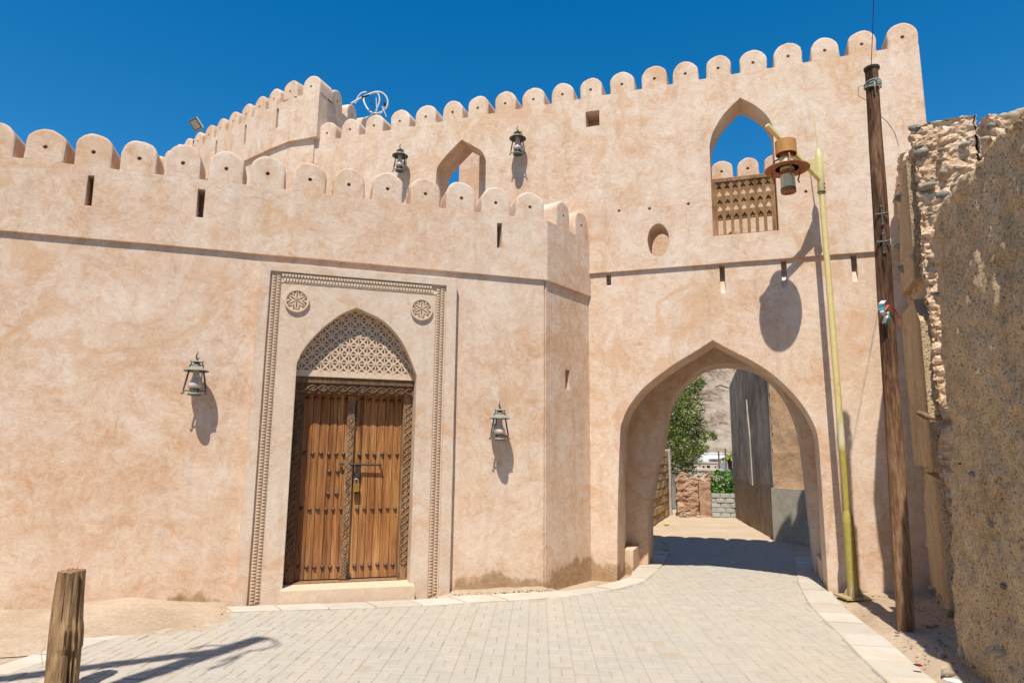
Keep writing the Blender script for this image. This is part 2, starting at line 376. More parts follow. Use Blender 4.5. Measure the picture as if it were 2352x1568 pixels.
    c = t.ramp(t.math('MULTIPLY_ADD', w, .5, t.math('MULTIPLY', n, .5)), [(.34, (.48, .315, .165)), (.48, (.66, .475, .285)), (.62, (.74, .56, .37)), (.75, (.77, .62, .45))])
    gy = t.ramp(t.noise(t.scale(p, 1, 1, .5), 4.5, 6, .7, .6), [(.50, 0.), (.66, 1.)]); c = t.mix(t.math('MULTIPLY', gy, .12), c, (.42, .35, .27))
    d1 = t.ramp(sp, [(.355, 1.), (.42, 0.)]); d2 = t.ramp(sp2, [(.38, 1.), (.44, 0.)])
    c = t.mix(t.math('MULTIPLY', d1, .62), c, (.09, .065, .05)); c = t.mix(t.math('MULTIPLY', d2, .62), c, (.10, .07, .045))
    vor = t.n('TexVoronoi', {'Vector': t.n('VectorMath', {0: p, 1: t.n('TexNoise', {'Vector': p, 'Scale': 25.}).outputs[1]}, operation='MULTIPLY_ADD').outputs[0] if False else p, 'Scale': 22., 'Randomness': 1.})
    gr = t.math('MULTIPLY', t.ramp(vor.outputs['Distance'], [(.12, 1.), (.22, 0.)]), t.ramp(t.sep(vor.outputs['Color'])[0], [(.6, 0.), (.68, 1.)]))
    c = t.mix(t.math('MULTIPLY', gr, .6), c, t.ramp(t.sep(vor.outputs['Color'])[1], [(.2, (.10, .10, .10)), (.75, (.20, .19, .175)), (.97, (.6, .56, .5))]))
    st = t.ramp(t.noise(t.scale(p, 1, 1, .10), 8, 5, .65, .4), [(.36, .72), (.55, 1.)]); c = t.mix(.5, c, st, 'MULTIPLY')
    hh = t.math('SUBTRACT', t.math('MULTIPLY_ADD', n, 1.3, t.math('MULTIPLY_ADD', sp, .9, t.noise(p, 60, 5, .7))), t.math('MULTIPLY', d1, .5))
    M['mud'] = t.out(c, .97, t.bump(hh, .8, .022), spec=.04)
    t = NT('rubble'); p = t.pos(); w = t.noise(p, 3.2, 6, .62, .5); n = t.noise(p, 18, 8, .72)
    c = t.ramp(t.math('MULTIPLY_ADD', w, .6, t.math('MULTIPLY', n, .45)), [(.32, (.42, .27, .155)), (.5, (.63, .44, .285)), (.66, (.72, .57, .42)), (.8, (.76, .67, .55))])
    M['rubble'] = t.out(c, .97, t.bump(t.math('MULTIPLY_ADD', n, 1.2, t.noise(p, 60, 4, .7)), .7, .018), spec=.04)
    t = NT('field_stone'); p = t.pos(); r = t.math('FRACT', t.math('ADD', t.n('ObjectInfo').outputs['Random'], t.n('NewGeometry').outputs['Random Per Island'])); n = t.noise(p, 26, 7, .7, .4)
    c = t.ramp(r, [(0., (.17, .175, .15)), (.3, (.27, .255, .21)), (.5, (.40, .31, .215)), (.75, (.46, .375, .28)), (1., (.22, .20, .17))])
    c = t.mix(.8, c, t.ramp(n, [(.3, .55), (.62, 1.15)]), 'MULTIPLY')
    M['field_stone'] = t.out(c, .9, t.bump(n, .6, .012), spec=.15)
    # things beyond the gate
    t = NT('grey_render'); p = t.pos(); n = t.noise(t.scale(p, .75, .75, .36), 1.3, 7, .66, .9); g = t.noise(p, 4, 7, .7); z = t.sep(p)[2]
    c = t.ramp(t.math('MULTIPLY_ADD', n, .7, t.math('MULTIPLY', g, .3)), [(.36, (.13, .105, .085)), (.47, (.27, .22, .175)), (.56, (.42, .34, .26)), (.68, (.58, .47, .35))])
    low = t.math('MULTIPLY', t.math('SUBTRACT', 1.15, z), 30., clamp=True)
    c = t.mix(t.math('MULTIPLY', low, .7), c, t.ramp(g, [(.3, (.20, .145, .095)), (.7, (.31, .225, .15))]))
    M['grey_render'] = t.out(c, .95, t.bump(g, .3, .01), spec=.08)
    t = NT('cement'); p = t.pos(); g = t.noise(p, 5, 7, .65); M['cement'] = t.out(t.ramp(g, [(.3, (.33, .29, .23)), (.7, (.48, .44, .36))]), .93, t.bump(g, .2, .01), spec=.1)
    t = NT('orange_mud'); p = t.pos(); g = t.noise(p, 3, 8, .65, .4); c = t.ramp(g, [(.3, (.48, .29, .165)), (.55, (.60, .40, .25)), (.75, (.66, .47, .32))])
    M['orange_mud'] = t.out(c, .96, t.bump(t.noise(p, 9, 8, .7), .7, .03), spec=.05)
    t = NT('red_mud'); p = t.pos(); g = t.noise(p, 3, 8, .68, .4); c = t.ramp(g, [(.3, (.24, .13, .085)), (.5, (.42, .27, .185)), (.72, (.54, .41, .31))])
    M['red_mud'] = t.out(c, .96, t.bump(t.noise(p, 8, 8, .72), .9, .05), spec=.05)
    t = NT('mud_block'); p = t.pos(); r = t.n('ObjectInfo').outputs['Random']; g = t.noise(p, 8, 8, .7, .3)
    c = t.mix(r, (.36, .25, .14), (.47, .335, .20)); c = t.mix(.8, c, t.ramp(g, [(.3, .6), (.62, 1.12)]), 'MULTIPLY')
    M['mud_block'] = t.out(c, .96, t.bump(g, .7, .03), spec=.05)
    t = NT('concrete_block'); p = t.pos(); r = t.n('ObjectInfo').outputs['Random']; g = t.noise(p, 14, 6, .7)
    c = t.mix(r, (.36, .38, .36), (.47, .48, .45)); c = t.mix(.7, c, t.ramp(g, [(.3, .78), (.62, 1.06)]), 'MULTIPLY')
    M['concrete_block'] = t.out(c, .93, t.bump(g, .4, .01), spec=.1)
    t = NT('mortar'); p = t.pos(); g = t.noise(p, 20, 5, .7); M['mortar'] = t.out(t.ramp(g, [(.3, (.25, .25, .235)), (.7, (.36, .355, .33))]), .95, spec=.05)
    for nm, a, b, cc in (('leaf_light', (.05, .095, .012), (.16, .24, .035), (.38, .38, .09)), ('leaf_green', (.025, .085, .008), (.07, .20, .02), (.18, .34, .04))):
        t = NT(nm); r = t.n('NewGeometry').outputs['Random Per Island']
        c = t.ramp(r, [(0., a), (.55, b), (1., cc)])
        t.b.inputs['Subsurface Weight'].default_value = 0.
        tr = t.n('BsdfTranslucent', {'Color': c}); mx = t.n('MixShader', {0: .3, 1: t.b.outputs[0], 2: tr.outputs[0]})
        t.t.links.new(mx.outputs[0], t.t.nodes['Material Output'].inputs[0])
        M[nm] = t.out(c, .5, spec=.3)
    t = NT('bark'); p = t.pos(); g = t.noise(t.scale(p, 6, 6, 1.5), 1., 6, .65); M['bark'] = t.out(t.ramp(g, [(.3, (.07, .05, .035)), (.7, (.20, .15, .10))]), .9, t.bump(g, .5, .02), spec=.1)
    t = NT('hill_rock'); p = t.pos(); w = t.noise(p, .05, 9, .66, .6); g = t.noise(p, .5, 8, .72, .5); zb = t.noise(t.scale(p, .03, .03, .55), 1., 5, .6, .5)
    c = t.ramp(t.math('MULTIPLY_ADD', w, .3, t.math('MULTIPLY_ADD', g, .5, t.math('MULTIPLY', zb, .25))), [(.42, (.13, .09, .065)), (.48, (.36, .265, .19)), (.55, (.54, .43, .325)), (.66, (.63, .54, .42))])
    M['hill_rock'] = t.out(c, .97, t.bump(t.math('MULTIPLY_ADD', t.noise(p, 1.6, 6, .7), .5, g), 1., 1.6), spec=.03)
    t = NT('white_wall'); p = t.pos(); g = t.noise(p, .6, 5); M['white_wall'] = t.out(t.ramp(g, [(.3, (.66, .65, .62)), (.7, (.78, .77, .74))]), .9, spec=.1)
    t = NT('beige_wall'); p = t.pos(); g = t.noise(p, .8, 6, .65); M['beige_wall'] = t.out(t.ramp(g, [(.3, (.42, .34, .255)), (.7, (.56, .47, .37))]), .93, spec=.08)
    t = NT('dark_glass_and_shade'); M['dark_glass_and_shade'] = t.out((.03, .03, .032), .2, spec=.5)  # glass of the house windows, and dark stand-in for shaded openings
    for nm, c in (('cloth_white', (.72, .70, .68)), ('cloth_teal', (.02, .27, .36)), ('cloth_red', (.55, .11, .07)), ('litter_yellow', (.75, .62, .06)), ('date_red', (.20, .02, .015)), ('litter_white', (.75, .75, .73)), ('rope', (.36, .38, .34)), ('straw', (.55, .50, .18))):
        t = NT(nm); p = t.pos(); M[nm] = t.out(t.mix(t.noise(p, 30, 4), tuple(x * .7 for x in c), c), .8, spec=.15)
mk()
# ------------------------------------------------------------------ ground
def z4(x, y): return ((x / 3.36) / 1.0693, (1300 + y / 3.36) / 1.0693)
def z5(x, y): return ((1000 + x / 3.36) / 1.0693, (1300 + y / 3.36) / 1.0693)
def z3(x, y): return ((1915 + x / 3.137) / 1.0693, (1177 + y / 3.137) / 1.0693)
def z7(x, y): return ((1400 + x * .4144) / 1.0693, (800 + y * .4144) / 1.0693)
def ss(a, b, x):
    t = max(0., min(1., (x - a) / (b - a))); return t * t * (3 - 2 * t)
def ground_z(x, y): return -.05 - 3.0 * ss(24, 46, y)
def grid_mesh(name, xs, ys, zf):
    v = [(x, y, zf(x, y)) for y in ys for x in xs]; nx = len(xs)
    f = [(j * nx + i, j * nx + i + 1, (j + 1) * nx + i + 1, (j + 1) * nx + i) for j in range(len(ys) - 1) for i in range(nx - 1)]
    me = bpy.data.meshes.new(name); me.from_pydata(v, [], f); me.update()
    for p in me.polygons: p.use_smooth = True
    return me
obj('ground', grid_mesh('ground', [-900, -300, -100, -40, -20, -8, 0, 8, 20, 40, 100, 300, 900], [-600, -200, -50, -10, 0, 10, 20, 24, 26, 28, 30, 32, 34, 36, 38, 40, 42, 44, 46, 60, 120, 300, 1200], ground_z), M['dirt'], kind='structure')

# ---- paved street
L_out = [(-3.60, 7.74)] + [tuple(onz(*z5(*p)).xy) for p in ((0, 590), (350, 560), (700, 545), (1200, 515), (1500, 485), (1700, 440), (1850, 390), (1905, 335))]
L_in = [(-3.48, 7.56)] + [tuple(onz(*z5(*p)).xy) for p in ((0, 635), (600, 600), (1000, 580), (1350, 550), (1600, 515), (1800, 480), (1960, 430), (2100, 360))]
L_in = smooth_poly(L_in[:8], 3); 
L_out = smooth_poly(L_out[:8], 3)
# the kerb swings round the left jamb and into the passage
L_in += [(2.10, 10.35), (2.36, 11.05), (2.62, 11.9), (2.9, 12.8)]
L_out += [(1.83, 10.62), (2.06, 11.25), (2.30, 12.0), (2.6, 12.9)]
R_in = [(4.95, 12.3), (4.62, 11.4), (4.30, 10.61), (3.92, 9.64), (3.47, 8.23), (3.25, 7.24), (3.14, 6.74), (2.99, 6.11), (2.87, 5.51), (2.72, 4.6), (2.6, 3.6), (2.5, 2.4), (2.45, 1.)]
R_out = [(5.2, 12.2), (4.9, 11.3), (4.58, 10.5), (4.24, 9.45), (3.83, 8.15), (3.63, 7.14), (3.52, 6.64), (3.36, 6.0), (3.22, 5.4), (3.07, 4.5), (2.95, 3.5), (2.85, 2.4), (2.8, 1.)]
R_in = smooth_poly(R_in, 2); R_out = smooth_poly(R_out, 2)
B_line = [(-3.46, 7.50), (-3.80, 5.50), (-4.2, 3.4), (-4.5, 1.0)]     # flush band on the sandy side
POLY = [Vector((p[0], p[1])) for p in L_in] + [Vector((3.3, 15.2)), Vector((5.75, 14.4))] + [Vector(p) for p in R_in] + [Vector(p) for p in reversed(B_line)]
def inside(x, y, P=POLY):
    c = False; n = len(P); j = n - 1
    for i in range(n):
        if (P[i].y > y) != (P[j].y > y) and x < (P[j].x - P[i].x) * (y - P[i].y) / (P[j].y - P[i].y) + P[i].x: c = not c
        j = i
    return c
# alley beyond the gate: packed pale earth
def alley_z(x, y):
    if y < 16 and inside(x, y): return -.045
    return -.004 + .012 * noise.noise(Vector((x * .9, y * .9, 3)))
ax = [2.0 + .25 * i for i in range(34)]; ay = [11.5 + .3 * i for i in range(42)]
obj('alley', grid_mesh('alley', ax, ay, alley_z), M['pale_dirt'], kind='structure')

road = MB()
tr = tessellate_polygon([[Vector((p.x, p.y, 0)) for p in POLY]])
road.add([(p.x, p.y, -.004) for p in POLY], [tuple(t) for t in tr])
street = road.build('paved_street', M['joint_sand'], kind='structure')
me = street.data
for p in me.polygons:
    if p.normal.z < 0: p.flip()
PA = radians(2.3); pu = Vector((cos(PA), -sin(PA))); pv = Vector((sin(PA), cos(PA))); CELL = .19; GAP = .0032
def paver_mesh(L, W, seed):
    b = MB(); rnd = random.Random(seed); hx, hy = L / 2 - GAP / 2, W / 2 - GAP / 2; c = .006
    j = lambda: rnd.uniform(-.0016, .0016)
    top = [(-hx + c, -hy + c, j()), (hx - c, -hy + c, j()), (hx - c, hy - c, j()), (-hx + c, hy - c, j())]
    mid = [(-hx, -hy, -.006), (hx, -hy, -.006), (hx, hy, -.006), (-hx, hy, -.006)]
    bot = [(x, y, -.03) for x, y, z in mid]
    b.add(top + mid + bot, [(0, 1, 2, 3)] + [(a, b_, b_ - 4, a - 4) for a, b_ in ((4, 5), (5, 6), (6, 7), (7, 4))] + [(a, b_, b_ - 4, a - 4) for a, b_ in ((8, 9), (9, 10), (10, 11), (11, 8))])
    return b
pvar = [paver_mesh(CELL, CELL / 2, s) for s in range(4)]
pmesh = []
for b in pvar:
    me = b.mesh('paver'); me.materials.append(M['paver']); pmesh.append(me)
bricks = []
prnd = random.Random(3)
for i in range(-32, 36):
    for j in range(2, 86):
        o = pu * (i * CELL) + pv * (j * CELL)
        hor = (i + j) % 2 == 0
        for k in (-1, 1):
            c = o + (pv if hor else pu) * (k * CELL / 4)
            if not inside(c.x, c.y): continue
            rot = -PA + (0 if hor else pi / 2) + prnd.gauss(0, .006)
            bricks.append((c.x + prnd.gauss(0, .0012), c.y + prnd.gauss(0, .0012), prnd.gauss(0, .0018), rot))
def in_view(b):
    x, y, z = proj((b[0], b[1], 0)); return z > .3 and -20 < x < IW + 20 and 0 < y < IH + 10
vis = sorted([b for b in bricks if in_view(b)], key=lambda b: b[0] ** 2 + b[1] ** 2)
near = vis[:300]; nset = set(near)
for k, b in enumerate(near):
    o = obj('paver', pmesh[k % 4], None, street); o.matrix_basis = Matrix.Translation((b[0], b[1], b[2])) @ Matrix.Rotation(b[3], 4, 'Z')
rest = MB()
for k, b in enumerate(bricks):
    if b in nset: continue
    Mx = Matrix.Translation((b[0], b[1], b[2])) @ Matrix.Rotation(b[3], 4, 'Z'); s = pvar[k % 4]
    rest.add([Mx @ Vector(v) for v in s.v], s.f)
rest.build('pavers', M['paver'], street, kind='stuff')

# ---- kerbs: flush border slabs
def kerb(name, A, B, step, z, seed):
    k = obj(name, None, kind='structure'); rnd = random.Random(seed)
    def res(P, n):
        d = [0]
        for a, b in zip(P, P[1:]): d.append(d[-1] + hypot(b[0] - a[0], b[1] - a[1]))
        out = []
        for i in range(n + 1):
            t = d[-1] * i / n; q = next((q for q in range(len(P) - 1) if d[q + 1] >= t - 1e-9), len(P) - 2)
            s = (t - d[q]) / max(1e-9, d[q + 1] - d[q]); out.append((P[q][0] + (P[q + 1][0] - P[q][0]) * s, P[q][1] + (P[q + 1][1] - P[q][1]) * s))
        return out
    L = sum(hypot(b[0] - a[0], b[1] - a[1]) for a, b in zip(B, B[1:])); n = max(2, round(L / step))
    a_, b_ = res(A, n * 3), res(B, n * 3)
    for i in range(n):
        zz = z + rnd.uniform(-.004, .004); g = .006; mb = MB()
        pa = [Vector((*a_[i * 3 + q], 0)) for q in range(4)]; pb = [Vector((*b_[i * 3 + q], 0)) for q in range(4)]
        for P in (pa, pb):
            d = (P[1] - P[0]).normalized(); P[0] = P[0] + d * g; d = (P[3] - P[2]).normalized(); P[3] = P[3] - d * g
        T = []; Bm = []
        for q in range(4):
            ac = (pb[q] - pa[q]).normalized() * .01
            T += [pa[q] + ac + Vector((0, 0, zz)), pb[q] - ac + Vector((0, 0, zz))]
        for q in range(4): Bm += [pa[q] + Vector((0, 0, zz - .012)), pb[q] + Vector((0, 0, zz - .012))]
        Dn = [Vector((p.x, p.y, -.06)) for p in Bm]
        f = []
        for q in range(3):
            f.append((2 * q, 2 * q + 1, 2 * q + 3, 2 * q + 2))
            for o0, o1 in ((8, 0), (16, 8)):
                f.append((o0 + 2 * q, o0 + 2 * q + 2, o1 + 2 * q + 2, o1 + 2 * q)); f.append((o1 + 2 * q + 1, o1 + 2 * q + 3, o0 + 2 * q + 3, o0 + 2 * q + 1))
        f += [(8, 9, 1, 0), (16, 17, 9, 8), (6, 7, 15, 14), (14, 15, 23, 22)]
        mb.add(T + Bm + Dn, f)
        bm = bmesh.new(); me = mb.mesh('kerb_slab'); bm.from_mesh(me); bmesh.ops.recalc_face_normals(bm, faces=bm.faces); bm.to_mesh(me); bm.free()
        obj('kerb_slab', me, M['kerb_stone'], k)
    return k
kerb('kerb_at_wall', L_out, L_in, .52, .016, 1)
kerb('kerb_at_ruin', R_out, R_in, .46, .014, 2)
B_out = [(p[0] - .26, p[1] + .05) for p in B_line]
kerb('kerb_at_sand', B_out, B_line, .5, .006, 4)

# ---- loose earth against the walls
def mound(name, fr, u0, u1, w1, hf, mat, res=.06):
    v = []; f = []; nu = int((u1 - u0) / res) + 1; nw = int((w1 + .12) / res) + 1
    for i in range(nu):
        for j in range(nw):
            u = u0 + (u1 - u0) * i / (nu - 1); w = -.12 + (w1 + .12) * j / (nw - 1); t = max(0, w) / w1
            P = fr(u, w, 0); e = ss(0, .25, (u - u0)) * ss(0, .25, u1 - u)
            h = hf(u) * (1 - ss(0, 1, t)) * e + .014 * noise.fractal(Vector((P.x * 4, P.y * 4, 1)), 1., 2., 5) * (1 - t) 
            v.append((P.x, P.y, h - .03 * ss(.75, 1, t) - .012))
    for i in range(nu - 1):
        for j in range(nw - 1): a = i * nw + j; f.append((a, a + 1, a + nw + 1, a + nw))
    me = bpy.data.meshes.new(name); me.from_pydata(v, [], f); me.update()
    for p in me.polygons: p.use_smooth = True
    return obj(name, me, mat, kind='structure')
mound('sand_bank', FW, -9.0, -3.15, 1.5, lambda u: .045 + .085 * math.exp(-((u + 4.35) / .5) ** 2) + .03 * math.exp(-((u + 6) / 1.) ** 2), M['dirt'])
mound('wall_foot_earth', FW, -.95, .62, .24, lambda u: .05, M['dirt'])
# earth strip between the kerb and the ruin
Rface = smooth_poly([(2.55, 2.0), (2.85, 3.1), (3.15, 4.1), (3.6, 5.5), (4.05, 6.5), (4.70, 7.62), (4.86, 7.9)], 6)
def strip_z(x, y): return .012 + .05 * ss(0, .6, x - (3.15 + .36 * (y - 5.5) * .75)) + .018 * noise.fractal(Vector((x * 4, y * 4, 7)), 1., 2., 5)
v = []; f = []; nr = 15; ny = 110
ro = smooth_poly(R_out[4:], 2)
def x_at(P, y):
    for a, b in zip(P, P[1:]):
        if (a[1] - y) * (b[1] - y) <= 0 and a[1] != b[1]: return a[0] + (b[0] - a[0]) * (y - a[1]) / (b[1] - a[1])
    return (P[0] if abs(P[0][1] - y) < abs(P[-1][1] - y) else P[-1])[0]
for j in range(ny):
    y = 1.2 + 7.75 * j / (ny - 1); x0 = x_at(R_out, y) - .05; x1 = x_at(Rface, min(8.3, max(2.05, y))) + .35
    if y > 8.3: x1 = 5.6
    for i in range(nr):
        x = x0 + (x1 - x0) * i / (nr - 1); t = i / (nr - 1)
        v.append((x, y, -.012 + .055 * ss(0, .35, t) + .02 * noise.fractal(Vector((x * 4, y * 4, 7)), 1., 2., 5) * ss(0, .3, t) + .10 * ss(.5, 1, t)))
for j in range(ny - 1):
    for i in range(nr - 1): a = j * nr + i; f.append((a, a + 1, a + nr + 1, a + nr))
me = bpy.data.meshes.new('earth_strip'); me.from_pydata(v, [], f); me.update()
for p in me.polygons: p.use_smooth = True
obj('earth_strip', me, M['dirt'], kind='structure')

# ------------------------------------------------------------------ merlons
def merlon_mesh(W, Hh, T, seed, hole=True):
    """round-headed merlon, local: x along wall, y = -w (front at y=0 facing -y), z up from its foot"""
    rnd = random.Random(seed); b = MB(); r0 = W / 2; nseg = 14
    hs = Hh - r0 * .93
    def outline(ins):
        r = r0 - ins; pts = [(-r, 0.), (-r, hs * .5)]
        for i in range(nseg + 1):
            t = pi - pi * i / nseg; pts.append((r * cos(t), hs + (r0 * .93 - ins) * sin(t)))
        pts += [(r, hs * .5), (r, 0.)]
        return pts
    j0 = [(rnd.uniform(-.009, .009), rnd.uniform(-.009, .009)) for _ in range(nseg + 7)]; j = [tuple((j0[q][c] + j0[q + 1][c] + j0[q + 2][c]) / 2 for c in (0, 1)) for q in range(nseg + 5)]
    def ring(ins, y): return [Vector((p[0] + j[i][0], y, p[1] + (j[i][1] if p[1] > .01 else 0))) for i, p in enumerate(outline(ins))]
    rings = [ring(.030, 0), ring(.009, .006), ring(0, .028), ring(0, T - .028), ring(.009, T - .006), ring(.030, T)]
    N = len(rings[0])
    for q in range(5):
        k = len(b.v); b.v += [tuple(p) for p in rings[q]] + [tuple(p) for p in rings[q + 1]]
        for i in range(N - 1): b.f.append((k + i, k + i + 1, k + N + i + 1, k + N + i))
    hc = (rnd.uniform(-.006, .006), hs * .80); hr = .024
    for side, y, dep in ((0, 0, .16), (1, T, -.16)):
        L = [(p.x, p.z) for p in rings[0 if side == 0 else 5]]
        C_ = circle(hc, hr, 12)
        tri = tessellate_polygon([[Vector((p[0], p[1], 0)) for p in L], [Vector((p[0], p[1], 0)) for p in C_]])
        k = len(b.v); b.v += [(p[0], y, p[1]) for p in L + C_] + [(p[0], y + dep, p[1]) for p in C_]
        for t in tri:
            A, B, D = ((L + C_)[q] for q in t); ar = (B[0] - A[0]) * (D[1] - A[1]) - (B[1] - A[1]) * (D[0] - A[0])
            t = tuple(t) if (ar > 0) == (side == 0) else (t[0], t[2], t[1]); b.f.append(tuple(k + q for q in t))
        n0 = k + len(L)
        for i in range(12):
            a, c = n0 + i, n0 + (i + 1) % 12; b.f.append((a, c, c + 12, a + 12) if side else (c, a, a + 12, c + 12))
        b.f.append(tuple(n0 + 12 + i for i in range(12)))
    me = b.mesh('merlon'); me.materials.append(M['plaster'])
    for p in me.polygons: p.use_smooth = True
    me.set_sharp_from_angle(angle=radians(38))
    return me
def merlons(fr, us, z, meshes, parent, w=0., rnd=random.Random(5), sc=(1, 1, 1)):
    for k, u in enumerate(us):
        P = fr(u, w, z)
        R = Matrix((fr.t, -fr.n, Vector((0, 0, 1)))).transposed().to_4x4()
        o = obj('merlon', meshes[k % len(meshes)], None, parent)
        o.matrix_basis = Matrix.Translation(P) @ R @ Matrix.Rotation(rnd.gauss(0, .012), 4, 'Y') @ Matrix.Diagonal((sc[0] * rnd.uniform(.955, 1.02), sc[1], sc[2] * rnd.uniform(.95, 1.03), 1))
def pxs(fr, pts, w=0.): return [fr.px(x, y, w) for x, y in pts]

# ------------------------------------------------------------------ street front (F) with its short return (S)
LED_F = 4.09; CR_F = 4.955; PR = .036         # string course, crenel foot, overhang of the parapet
front = thing('fort_house', FW(-2, 0, 0), 'low crenellated plaster house with the carved wooden door', 'building')
UF0 = -9.5; UF1 = .51
# lower wall with the doorway cut out
DO = [(-2.80, 0.), (-1.20, 0.), (-1.20, 3.6), (-2.80, 3.6)]
b = MB(); lo = wob([(UF0, -.1), (-2.86, -.1), (-2.86, 3.72), (-1.14, 3.72), (-1.14, -.1), (UF1 - PR, -.1), (UF1 - PR, LED_F + .02), (UF0, LED_F + .02)], .25, .004, 1)
b.slab(FW, lo, (), -.55, -PR); b.build('lower_wall', M['plaster'], front)
# parapet: a front skin pierced by arrow slits on a solid backing
slits = []
for pts in (((203, 403), (217, 404), (210, 474), (194, 472)), ((455, 434), (472, 436), (466, 501), (450, 499)), ((1142, 512), (1153, 513), (1153, 571), (1142, 570))):
    slits.append(pxs(FW, pts))
top = wob([(UF0, LED_F), (UF1, LED_F)], .2, .007, 2, False) + [(UF1, LED_F), (UF1, CR_F), (UF0, CR_F)]
b = MB(); b.slab(FW, top, [list(s) for s in slits], -.30, 0); b.build('parapet', M['plaster'], front)
b = MB(); b.slab(FW, rect(UF0, UF1 - .31, LED_F + .02, CR_F), (), -.45, -.302); b.build('parapet_backing', M['plaster'], front)
# sloping sills in the slits
for s in slits:
    u0 = min(p[0] for p in s); u1 = max(p[0] for p in s); z0 = min(p[1] for p in s)
    b = MB(); v = [FW(u0 - .01, -.005, z0 - .05), FW(u1 + .01, -.005, z0 - .05), FW(u1 + .01, -.005, z0 + .006), FW(u0 - .01, -.005, z0 + .006), FW(u0 - .01, -.28, z0 - .05), FW(u1 + .01, -.28, z0 - .05), FW(u1 + .01, -.28, z0 + .10), FW(u0 - .01, -.28, z0 + .10)]
    b.add(v, [(0, 1, 2, 3), (3, 2, 6, 7), (0, 3, 7, 4), (1, 5, 6, 2), (4, 7, 6, 5), (0, 4, 5, 1)]); b.build('slit_sill', M['plaster'], front)
mF = [merlon_mesh(.405, .415, .45, s) for s in (11, 12, 13, 14)]
Ftop = [(110, 290), (222, 305), (325, 320), (425, 335), (525, 348), (618, 362), (713, 373), (805, 390), (893, 398), (978, 405), (1060, 415), (1140, 428), (1218, 438)]
us = [FW.px(*p)[0] for p in Ftop]
us = [us[0] - .497 * k for k in range(7, 0, -1)] + us
us = [u + (random.uniform(-.006, .006)) for u in us]
merlons(FW, us, CR_F - .001, mF, front)
# the return
b = MB(); b.slab(SW, wob(rect(PR * .4, S_LEN + .05, -.1, LED_F + .02), .25, .004, 4), [[(.50, 2.62), (.62, 2.62), (.62, 2.90), (.50, 2.90)]], -.5, -PR); 
b.build('return_wall', M['plaster'], front)
b = MB(); sl = [(.60, 4.50), (.655, 4.50), (.655, 4.93), (.60, 4.93)]
b.slab(SW, rect(0.0, S_LEN + .03, LED_F, CR_F), [], -.45, 0.0)
b.build('return_parapet', M['plaster'], front)
mS = [merlon_mesh(.37, .415, .45, s) for s in (21, 22)]
sm = [SW.uw(onz(*p, 5.36))[0] for p in ((1297, 463), (1338, 487))]
merlons(SW, sm, CR_F - .001, mS, front)
# little grille in the return wall
b = MB(); b.fbox(SW, .49, .63, -.2, -.16, 2.6, 2.92); b.build('grille_shade_backing', M['dark_glass_and_shade'], front)  # dark sheet standing in for the shaded interior behind the grille
b = MB()
for k in range(4):
    b.tube([SW(.505 + .033 * k, -.1, 2.62), SW(.515 + .033 * k, -.1, 2.69), SW(.50 + .033 * k, -.1, 2.76), SW(.515 + .033 * k, -.1, 2.83), SW(.505 + .033 * k, -.1, 2.9)], .008, 5)
b.build('grille', M['stucco'], front)
# roof behind the parapets
b = MB(); b.v = [tuple(p) for p in (FW(UF0, -.4, 4.45), FW(UF1 - .3, -.4, 4.45), GW(1.1, -.1, 4.45), GW(-4.5, -.1, 4.45), (-7.5, 13.2, 4.45), (-12, 12.5, 4.45))]; b.f = [(0, 1, 2, 3, 4, 5)]
b.build('roof', M['dirt'], front)

# ---- the carved surround
PW = .064                                                 # outer face of the surround
zT = 3.975
OUT = [(-3.235, -.05), (-.785, -.05), (-.785, zT), (-3.225, zT)]
BND_O = [(-3.105, -.04), (-.925, -.04), (-.925, 3.875), (-3.105, 3.875)]
BND_I = [(-2.965, -.04), (-1.055, -.04), (-1.055, 3.745), (-2.965, 3.745)]
archpx = [(672, 880), (676, 860), (682, 835), (694, 808), (715, 780), (745, 750), (780, 724), (800, 714), (820, 707), (845, 718), (875, 733), (905, 760), (928, 793), (945, 830), (952, 862)]
Wp = PW - .03
ar = [FW.px(*p, Wp) for p in archpx]
NL, NR = -2.735, -1.275
ar = [(NL, ar[0][1])] + [(max(NL, min(NR, u)), z) for u, z in ar[2:-1]] + [(NR, ar[-1][1])]
arc_s = smooth_poly(ar[1:8], 4) + smooth_poly(ar[7:], 4)[1:]
NICHE = [(NL, -.06), (NL, ar[0][1])] + arc_s + [(NR, -.06)]
sur = MB()
# outer frame (three strips as one concave slab)
sur.slab(FW, wob([(-3.235, -.06), BND_O[0], BND_O[3], BND_O[2], BND_O[1], (-.785, -.06), (-.785, zT), (-3.225, zT)], .3, .004, 6), (), -.3, PW)
surround = sur.build('door_surround', M['panel_plaster'], front)
ib = MB(); ib.slab(FW, [(-2.967, -.055), NICHE[0]] + NICHE[1:-1] + [NICHE[-1], (-1.053, -.055), (-1.053, 3.747), (-2.967, 3.747)], (), -.42, Wp)
ib.build('inner_panel', M['panel_plaster'], surround)
